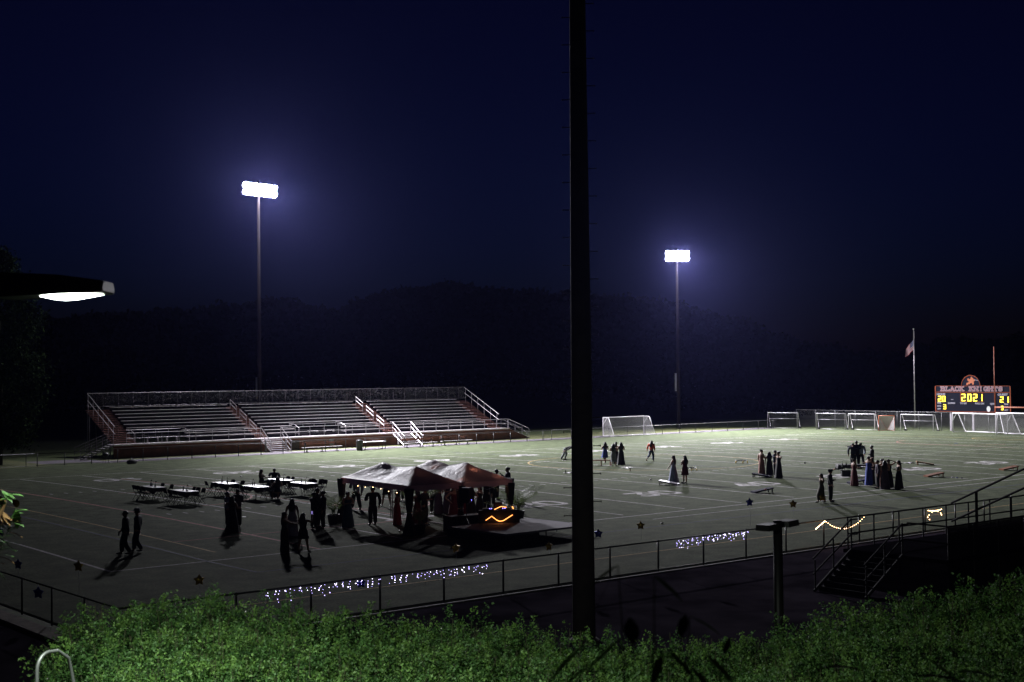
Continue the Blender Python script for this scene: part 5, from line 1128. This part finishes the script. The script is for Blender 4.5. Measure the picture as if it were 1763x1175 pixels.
# ------------------------------------------------------------------ star balloons on the near fence
M_FB = mat('blue_foil', (.06, .07, .42), .2, .55, bump=.5, scale=9); M_FG = mat('gold_foil', (.50, .32, .06), .2, .6, bump=.5, scale=9)
def star(label, p, size, m, az, anchor):
    t = thing('star_balloon', label, 'balloon', p, az, 'foil star balloons tied along the near fence')
    b = MB(); n = 10; R_, r_ = size/2, size*.29; out = [((R_ if k % 2 == 0 else r_)*math.sin(k*PI/5), (R_ if k % 2 == 0 else r_)*math.cos(k*PI/5)) for k in range(n)]
    rings = []
    for s, d in ((.02, .30), (.35, .27), (.65, .18), (.88, .085), (1, 0)): rings.append([(x*s, -d*size*.62*(1.15 if k % 2 else .85), z*s) for k, (x, z) in enumerate(out)])
    for s, d in ((.88, .085), (.65, .18), (.35, .27), (.02, .30)): rings.append([(x*s, d*size*.62*(1.15 if k % 2 else .85), z*s) for k, (x, z) in enumerate(out)])
    b.loft(rings); b.build('foil_star', m, t, True)
    b = MB(); b.tube([(0, 0, -size*.27), (0, 0, -size*.36)], .012, 5)
    Ra = Matrix.Rotation(-az, 3, 'Z'); e = Ra@(Vector(anchor)-Vector(p)); b.tube([(0, 0, -size*.36), Vector((0, 0, -size*.36)).lerp(e, .5)+Vector((.03, 0, 0)), e], .004, 4); b.build('ribbon', M_BW, t)
AZ0 = -YAW
for u, v, sz, m, lb in ((1290.5, 865, .36, M_FB, 'blue foil star floating left of the dark lamp post'), (1365.5, 868, .36, M_FG, 'gold foil star floating right of the dark lamp post'), (1416, 857, .36, M_FG, 'gold foil star in front of the walking couple'), (1103, 905, .34, M_FG, 'gold brown foil star right of the dark pole'), (1030, 919, .36, M_FB, 'blue foil star at the right edge of the dark pole'), (785, 944, .36, M_FG, 'gold foil star in the tent shadow'), (945, 941, .36, M_FG, 'dim gold foil star left of the dark pole'), (343, 999, .34, M_FG, 'gold foil star just above the shrub tops'), (622, 1004, .36, M_FB, 'blue foil star hanging among the violet icicle lights')):
    p = onY(u, v, -14); star(lb, p, sz, m, AZ0+random.uniform(-.7, .7), (p.x, -14, 1.12))
for u, v, sz, m, lb in ((135, 975, .36, M_FG, 'gold foil star over the field at the left'), (31, 972, .36, M_FB, 'blue foil star above the left end fence'), (66, 1021, .42, M_FB, 'blue foil star hanging low before the left end fence'), (-3, 906, .78, M_FB, 'large dark blue foil star cut off by the left picture edge')):
    p = onX(u, v, -14.86); star(lb, p, sz, m, AZ0+random.uniform(-.7, .7), (-14.86, p.y, 1.12))
# ------------------------------------------------------------------ light strings on the near fence
M_ICE = mat('violet_white_bulb', (.8, .8, 1), .4, emit=(.50, .42, 1.0), es=6); M_ICE2 = mat('white_bulb', (.9, .9, 1), .4, emit=(.80, .75, 1.0), es=10); M_WB = mat('fence_warm_bulb', (1, .7, .4), .4, emit=(1, .55, .25), es=22)
_bm = MB(); _bm.ball((0, 0, 0), .0115, 8, 5); ICE = None
def icicles(label, u0, v0, u1, v1, n, seed, dmax=.42):
    global ICE
    r_ = random.Random(seed); a, c = onY(u0, v0, -14.05), onY(u1, v1, -14.05); t = thing('icicle_lights', label, 'icicle lights', a, 0, 'violet icicle lights hung on the near fence'); L_ = c.x-a.x
    wire = MB(); wire.tube([(0, 0, 0), (L_*.3, 0, -.03), (L_*.7, 0, -.02), (L_, 0, c.z-a.z)], .006, 4); i = 0
    while i < n:
        x = L_*min(1, (i+.8*r_.random()+.6)/n*1.0); dl = r_.uniform(.1, dmax); k = r_.choice((1, 2, 2, 3, 4)); wire.tube([(x, 0, -.02), (x+.01, 0, -.02-dl)], .004, 3)
        for q in range(k):
            if i >= n: break
            o = _bm.build('bulb', r_.choice((M_ICE, M_ICE, M_ICE2)), t, True) if ICE is None or r_.random() < 0 else bpy.data.objects.new('bulb', ICE if r_.random() < .62 else ICE2)
            if ICE is None: 
                ICE = o.data; globals()['ICE2'] = o.data.copy(); ICE.materials[0] = M_ICE; ICE2.materials[0] = M_ICE2
            else: COL.objects.link(o); o.parent = t
            o.location = (x+r_.uniform(-.05, .05), r_.uniform(-.03, .0), -.04-dl*(q+.6*r_.random())/k); s = r_.uniform(.55, 1.15); o.scale = (s, s, s); i += 1
    wire.build('wire', M_BLK, t)
icicles('long left string of violet icicle lights above the shrubs', 458, 1017, 655, 994, 72, 1)
icicles('middle string of violet icicle lights on the fence', 668, 991, 842, 970.5, 66, 2)
icicles('sparse string of violet icicle lights right of the dark pole', 1163, 930, 1192, 926, 22, 3)
icicles('dense string of violet icicle lights left of the lamp post', 1192, 925, 1288, 913, 64, 4, .36)
a = onY(1404, 911, -14.05); c = onY(1420.5, 896.5, -14.05); d = onY(1489, 888.5, -14.05)
string('warm bulb string swagged between two fence posts', [a, c, d], 40, sag=.0, mb=M_WB, r=.014, cat='string lights', group='warm light strings on the near fence')
# the swag: sag only in the long span
tb = [o for o in COL.objects if o.parent and o.parent.name.startswith('string_lights') and o.parent.get('label') == 'warm bulb string swagged between two fence posts']
for o in tb:
    if o.name.startswith('bulb'):
        x = o.location.x; x0 = c.x-a.x; x1 = d.x-a.x
        if x > x0: s = (x-x0)/(x1-x0); o.location.z -= .42*4*s*(1-s)
    elif o.name.startswith('wire'):
        for v in o.data.vertices:
            x = v.co.x; x0 = c.x-a.x; x1 = d.x-a.x
            if x > x0: s = min(1, (x-x0)/(x1-x0)); v.co.z -= .42*4*s*(1-s)
a = onY(1597, 878.5, -14.05); c = onY(1622, 876, -14.05)
t = string('short warm bulb bunch on the fence by the near grandstand', [a, c], 11, sag=.05, mb=M_WB, r=.016, group='warm light strings on the near fence')
for k, (du, dz) in enumerate(((0, -.3), (.1, -.22), (.12, -.42), (.9, -.2), (.95, -.28), (.5, -.07), (.7, -.1), (.3, -.1))):
    o = [o for o in children(t) if o.name.startswith('bulb')][0].copy(); COL.objects.link(o); o.parent = t; o.location = Vector((du*(c.x-a.x), 0, dz))

# ------------------------------------------------------------------ lamp posts near the camera
M_LPOST = mat('bronze_lamp_paint', (.014, .013, .0125), .5, .3)
p = atD(1341.5, 1100, 25); zt = atD(1333, 897, 25).z; gz_ = bank(p.y)-.03
t = thing('lamp_post', 'unlit dark lamp post with two box heads beyond the shrubs', 'street lamp', (p.x, p.y, gz_)); h = zt-gz_
b = MB(); b.tube([(0, 0, 0), (0, 0, h)], [.105, .085], 14); b.build('post', M_LPOST, t, True)
for s in (-1, 1):
    b = MB(); ca = math.atan2(CR.y, CR.x)+.9; dd = Vector((math.cos(ca), math.sin(ca), 0))*s
    b.loft([[Vector((0, 0, h-.08))+dd*k+Vector((-dd.y, dd.x, 0))*w+Vector((0, 0, z)) for w, z in ((-ww, -.06), (ww, -.06), (ww*.9, .05), (-ww*.9, .05))] for k, ww in ((.05, .04), (.16, .05), (.18, .15), (.60, .15), (.62, .13))]); hh = b.build('lamp_head', M_LPOST, t)
    b = MB(); b.add([Vector((0, 0, h-.143))+dd*k+Vector((-dd.y, dd.x, 0))*w for k, w in ((.24, -.11), (.54, -.11), (.54, .11), (.24, .11))], [(0, 1, 2, 3)]); b.build('lens', mat('unlit_lens', (.2, .2, .2), .3), hh)
# the lit one, entering at the left edge
LD = 9.0; he = atD(187, 494, LD); hs = atD(-70, 484, LD); ax = (hs-he); ax.z = 0; AL = ax.length; ax.normalize(); sd = Vector((-ax.y, ax.x, 0))
gx_ = he+ax*(AL+.75); t = thing('lamp_post', 'lit street lamp head glowing white at the left picture edge', 'street lamp', (gx_.x, gx_.y, bank(gx_.y)-.03)); o0 = Vector(t.location)
def LP(k, w, z): return he+ax*k+sd*w+Vector((0, 0, z))-o0
b = MB(); b.tube([(0, 0, 0), (0, 0, he.z-o0.z+.25)], [.11, .085], 14); b.build('post', M_LPOST, t, True)
b = MB(); b.tube([LP(AL-.05, 0, .02), LP(AL+.4, 0, .05), LP(AL+.75, 0, .02)], .05, 8); b.build('arm', M_LPOST, t, True)
b = MB(); rg = []
for k, hw, zb, ztp in ((0, .13, -.035, .028), (.012, .15, -.045, .036), (.30, .19, -.055, .075), (AL*.7, .19, -.075, .095), (AL, .10, -.05, .08)): rg.append([LP(k, w*hw, z) for w, z in ((-1, zb), (-.6, zb), (.6, zb), (1, zb), (1, zb*.2), (.8, ztp), (-.8, ztp), (-1, zb*.2))])
b.loft(rg); hd = b.build('lamp_head', M_LPOST, t, False)
b = MB(); rg = []
for k, q in ((.045, .08), (.12, .42), (.22, .85), (.30, 1), (.37, .8), (.44, .4), (.485, .06)): rg.append([LP(k, .155*q**.5*math.cos(PI+PI*i/8), -.052-.038*q*math.sin(PI*i/8)) for i in range(9)])
b.loft(rg); b.build('lens', mat('lit_lens', (.9, .95, .95), .3, emit=(.90, 1.0, .93), es=22), hd, True)
lpos = LP(.27, 0, -.16)
lamp('street_light', 'SPOT', STREET, lpos, t, (.88, 1.0, .86), .12, lpos+Vector((.70, .25, -.9)), 124, .75)

# handrail at the lower left
pe = atD(64, 1140, 10.2); t = thing('handrail', 'bent pale pipe handrail at the lower left corner', 'handrail', (pe.x, pe.y, bank(pe.y)-.03)); zt = atD(64, 1128, 10.2).z-(bank(pe.y)-.03)
dr = (Vector((CR.x, CR.y, 0))*.40+Vector((_f.x, _f.y, 0))*.91).normalized()
b = MB(); pts = [Vector((0, 0, 0)), Vector((0, 0, zt-.12))]+[Vector((0, 0, zt-.12))+dr*(.12-.12*math.cos(k*PI/10))+Vector((0, 0, .12*math.sin(k*PI/10))) for k in range(1, 6)]+[dr*.22+Vector((0, 0, zt-.01)), dr*.34+Vector((0, 0, zt-.09)), dr*.40+Vector((0, 0, zt-.3)), dr*.40+Vector((0, 0, zt-2.2))]; b.tube(pts, .0135, 10); b.build('pipe', mat('galvanised_pipe', (.16, .165, .165), .5, .5), t, True)

# ------------------------------------------------------------------ shrubs on the bank, nearby trees
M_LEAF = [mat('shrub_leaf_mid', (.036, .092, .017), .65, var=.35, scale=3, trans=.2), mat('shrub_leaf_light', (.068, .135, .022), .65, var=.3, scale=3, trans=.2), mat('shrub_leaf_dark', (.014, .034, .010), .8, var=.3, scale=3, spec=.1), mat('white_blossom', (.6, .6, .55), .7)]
M_TWIG = mat('twig', (.05, .05, .03), .95, spec=.05)
def shrubmesh(seed, nsh=215, Hs=1.5, Rs=.9):
    """leafy shoots of very uneven height over a rounded dark body, in metres"""
    r = np.random.default_rng(seed); C = []; U = []; S = []; Mi = []
    for k in range(nsh):
        a = r.uniform(0, 2*PI); q = math.sqrt(r.random()); x, y = Rs*q*math.cos(a), Rs*q*math.sin(a); cl = .5+.5*math.sin(x*7+seed)*math.cos(y*6+seed*2)
        top = Hs*(1-.42*q**2.6)*(.74+.22*cl+.06*r.random())+(.22*r.random() if r.random() < .16 else 0)
        base = max(0.0, top-r.uniform(.3, .65)); n = int(r.integers(52, 84)); s = r.random(n)**.75; zz = base+(top-base)*s; jit = .075*(1-s)+.014; lx, ly = r.normal(size=2)*.09
        C.append(np.stack([x*(1+.1*s)+lx*s+r.normal(size=n)*jit, y*(1+.1*s)+ly*s+r.normal(size=n)*jit, zz], 1)); U.append(np.tile([x*.6, y*.6, .3], (n, 1))); S.append(np.full(n, r.uniform(.030, .046))*(1.1-.35*s))
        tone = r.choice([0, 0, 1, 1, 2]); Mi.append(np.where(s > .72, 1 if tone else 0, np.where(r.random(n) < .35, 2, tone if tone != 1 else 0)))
    n = 1900; a = r.uniform(0, 2*PI, n); q = np.sqrt(r.random(n)); C.append(np.stack([Rs*q*np.cos(a), Rs*q*np.sin(a), Hs*(1-.45*q**2.6)*r.uniform(.02, .74, n)], 1)); U.append(np.stack([np.cos(a)*.5, np.sin(a)*.5, np.full(n, .1)], 1)); S.append(np.full(n, .045)); Mi.append(np.full(n, 2))  # inner body leaves darkened, shade of the hollows put into their colour
    return np.concatenate(C), np.concatenate(U), np.concatenate(S), np.concatenate(Mi)
SHR = []
for sd_ in (1, 2, 3):
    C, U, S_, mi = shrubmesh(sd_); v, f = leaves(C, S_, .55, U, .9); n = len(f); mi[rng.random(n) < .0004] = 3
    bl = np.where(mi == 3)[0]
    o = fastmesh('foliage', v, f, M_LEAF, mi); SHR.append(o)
stm = MB()
for k in range(9): a = k*.7; stm.tube([(.1*math.cos(a), .1*math.sin(a), -1.8), (.25*math.cos(a), .25*math.sin(a), .3), (.45*math.cos(a), .45*math.sin(a), 1.0)], [.03, .018, .006], 5)
_r = random.Random(4)
for k in range(34): a = _r.uniform(0, 6.28); q = .85*math.sqrt(_r.random()); x, y = q*math.cos(a), q*math.sin(a); stm.tube([(x*.8, y*.8, .5), (x, y, 1.0), (x*1.08+_r.uniform(-.04, .04), y*1.08, 1.36*(1-.35*q*q)+_r.uniform(-.1, .12))], [.006, .005, .003], 4)
silb = [(60, 1145), (100, 1095), (150, 1048), (200, 1028), (260, 1030), (330, 1020), (400, 1028), (480, 1032), (560, 1047), (620, 1057), (700, 1052), (790, 1058), (860, 1070), (930, 1068), (1000, 1084), (1060, 1084), (1150, 1096), (1250, 1090), (1340, 1080), (1400, 1062), (1450, 1038), (1520, 1014), (1600, 1006), (1700, 990), (1763, 974), (1900, 950)]
first = {}; GAPS = random.Random(77)
def shrub(u, d, top, sc, k):
    p = atD(u, top, d); g = p.z-1.5*sc; rz = GAPS.uniform(0, 6.28)
    lb = 'leafy green shrub of the lit thicket on the bank'; gp = 'shrubs on the lit bank'
    if k == 0: lb = 'leftmost rounded shrub of the thicket, beside the pipe handrail'
    if u > 1400: lb = 'dim leafy shrub of the thicket below the near grandstand'; gp = 'shrubs on the dim right end of the bank'
    t = thing('shrub', lb, 'shrub', (p.x, p.y, g), rz, gp); t.scale = (sc,)*3
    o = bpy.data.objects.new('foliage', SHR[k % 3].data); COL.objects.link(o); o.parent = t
    o = first.get('s') or stm.build('stems', M_TWIG); first['s'] = o
    if o.parent is None: o.parent = t
    else: q = o.copy(); COL.objects.link(q); q.parent = t
k = 0
for d, sc, u0, step, dvl, dvm, dvr in ((14.4, 1.0, 210, 104, -9, -5, 0), (12.7, .95, 212, 112, 38, 36, 62), (11.2, .92, 226, 120, 88, 74, 124), (9.9, .85, 246, 124, 148, 112, 176), (8.8, .8, 300, 130, 190, 158, 232)):
    u = u0
    while u < 1850:
        dv = np.interp(u, [100, 700, 1150, 1763], [dvl, dvm, dvm*.85, dvr]); shrub(u, d, np.interp(u, [a for a, _ in silb], [c for _, c in silb])+dv+GAPS.uniform(-7, 9), sc*GAPS.uniform(.9, 1.1), k); k += 1
        u += step*GAPS.uniform(.85, 1.15)
for o in SHR: bpy.data.objects.remove(o)
def tree(label, p, h, rad, seed, zb=.18, leaf=.28, n=260, m=None):
    r = np.random.default_rng(seed); t = thing('leafy_tree', label, 'tree', p); b = MB(); b.tube([(0, 0, 0), (.1, .05, h*.3), (0, .1, h*.6), (.05, 0, h*.85)], [.22, .17, .1, .03], 10)
    for k in range(9): a = k*2.3; z0 = h*(.25+.06*k); b.tube([(0, 0, z0), (rad*.4*math.cos(a), rad*.4*math.sin(a), z0+h*.1), (rad*.75*math.cos(a), rad*.75*math.sin(a), z0+h*.16)], [.07, .04, .015], 6)
    b.build('trunk', M_TWIG, t, True); C = []
    for k in range(n):
        zc = h*(zb+(1-zb)*r.random()); q = (zc/h-zb)/(1-zb); rr = rad*(math.sin(PI*min(1, .12+.88*q))**.6)*r.uniform(.45, 1.0); a = r.uniform(0, 2*PI); c = np.array([rr*math.cos(a), rr*math.sin(a), zc]); C.append(c+r.normal(size=(46, 3))*np.array([.28, .28, .2])*rad/2.2)
    v, f = leaves(np.concatenate(C), leaf, .5); fastmesh('crown', v, f, [m or M_LEAF[2]], None, t); return t
p = atD(0, 700, 112); tree('tall leafy tree at the left picture edge beyond the field', (p.x, p.y, -.03), atD(0, 440, 112).z, 3.6, 5, zb=.08, leaf=.34, n=420, m=mat('edge_tree_leaf', (.018, .030, .011), 1, var=.4, scale=1, spec=0))
p = atD(-190, 700, 125); tree('dim broad tree cut off by the left picture edge', (p.x, p.y, -.03), 15, 4.5, 6, zb=.08, leaf=.4, n=380, m=MATS['edge_tree_leaf'])
# leaf sprays close to the camera
M_NEAR = mat('near_leaf', (.11, .20, .06), .9, var=.4, scale=9, spec=.05); M_NEARB = mat('near_leaf_brown', (.05, .028, .012), .9, var=.4, scale=9, spec=.05); M_LIT = mat('near_leaf_bright', (.018, .048, .008), .5, var=.3, scale=9, trans=.2)
def blade(b, p, d, L_, w, droop=.35):
    d = d.normalized(); s = d.cross(Vector((0, 0, 1))).normalized(); up = s.cross(d); P = [p+d*L_*q-Vector((0, 0, droop*L_*q*q)) for q in (0, .25, .55, .8, 1)]; W_ = [.1, .85, 1, .6, .02]
    vs = []
    for c, ww in zip(P, W_): vs += [c-s*w*ww/2+up*w*.08, c, c+s*w*ww/2+up*w*.08]
    b.add(vs, [(3*i, 3*i+1, 3*i+4, 3*i+3) for i in range(4)]+[(3*i+1, 3*i+2, 3*i+5, 3*i+4) for i in range(4)])
def sapling(label, base, tops, mats_, seed, L_=.16, w=.05, n=16, s0=.35, sr=1.0):
    r = random.Random(seed); base = Vector(base); t = thing('sapling', label, 'plant', base); b = MB()
    for tpp in tops:
        e = Vector(tpp)-base; b.tube([(0, 0, 0), e*.5+Vector((0, 0, .02*e.length)), e], [.006*sr, .004*sr, .002*sr], 6)
        for k in range(n):
            s = s0+(1-s0)*k/n; q = e*s+Vector((0, 0, .08*e.length*s*(1-s))); a = r.uniform(0, 6.28); f = MB(); blade(f, q, CR*math.cos(a)+CU*(.45*math.sin(a)+.1)+_f*r.uniform(-.25, .25), L_*r.uniform(.7, 1.2), w*r.uniform(.8, 1.2)); f.build('leaf', r.choice(mats_), t, True)
    b.build('stem', M_TWIG, t, True)
    return t
def sprig(label, base, d, blades, m):
    base = Vector(base); t = thing('sapling', label, 'plant', base); b = MB(); k = 0
    for u0, v0, u1, v1, w in blades:
        p = atD(u0, v0, d+.12*(k % 4)); q = atD(u1, v1, d+.12*(k % 4)+.08); f = MB(); blade(f, p-base, q-p, (q-p).length, w*d/FPX, .12); f.build('leaf', m[k % len(m)], t, True)
        b.tube([(0, 0, 0), (p-base)*.6+Vector((0, 0, .03)), p-base], [.005, .003, .0015], 5); k += 1
    b.build('stem', M_TWIG, t, True); return t
pb = atD(1120, 1330, 3.1); sprig('dark out of focus sapling leaves at the bottom centre right', (pb.x, pb.y, bank(pb.y)-.05), 3.0, [(1090, 1112, 1084, 1056, 28), (1068, 1102, 1012, 1146, 20), (1004, 1112, 950, 1160, 20), (1018, 1142, 964, 1182, 16), (1122, 1120, 1186, 1138, 26), (1140, 1128, 1122, 1176, 20), (1150, 1118, 1198, 1166, 18), (1188, 1062, 1240, 1084, 14), (1172, 1100, 1180, 1050, 20), (1126, 992, 1174, 1026, 15), (1064, 974, 1020, 1000, 14), (1215, 1128, 1262, 1168, 24), (1246, 1130, 1258, 1090, 13), (1190, 1150, 1226, 1184, 18), (1036, 1120, 1000, 1096, 14)], [M_NEAR])
pb = atD(1560, 1400, 4.2); sapling('dark sapling leaves at the lower right before the dim shrubs', (pb.x, pb.y, bank(pb.y)-.05), [atD(1480, 1120, 4.2), atD(1580, 1090, 4.4), atD(1650, 1120, 4.0)], [M_NEAR, M_NEARB], 4, .17, .05, 9)
pb = atD(-260, 1100, 9.4); sapling('bright green leaf spray entering at the left edge', (pb.x, pb.y, bank(pb.y)-.05), [atD(16, 850, 9.4), atD(30, 872, 9.4), atD(4, 842, 9.5)], [M_LIT, M_LIT, M_NEARB], 6, .10, .055, 30, .86, .4)

# ------------------------------------------------------------------ night haze
if HAZE > 0:
    b = MB(); b.box((0, 0, 32), (1300, 1300, 66.5)); hz = b.build('haze', [])
    m = bpy.data.materials.new('night_haze'); m.use_nodes = True; t_ = m.node_tree; t_.nodes.clear(); o = t_.nodes.new('ShaderNodeOutputMaterial'); v = t_.nodes.new('ShaderNodeVolumePrincipled')
    v.inputs['Color'].default_value = (.32, .34, .95, 1); v.inputs['Density'].default_value = HAZE; v.inputs['Anisotropy'].default_value = HAZEG
    t_.links.new(v.outputs[0], o.inputs['Volume']); hz.data.materials.append(m); tag(hz, kind='stuff', label='thin night haze catching the floodlights over the whole field', cat='haze'); hz.display_type = 'WIRE'
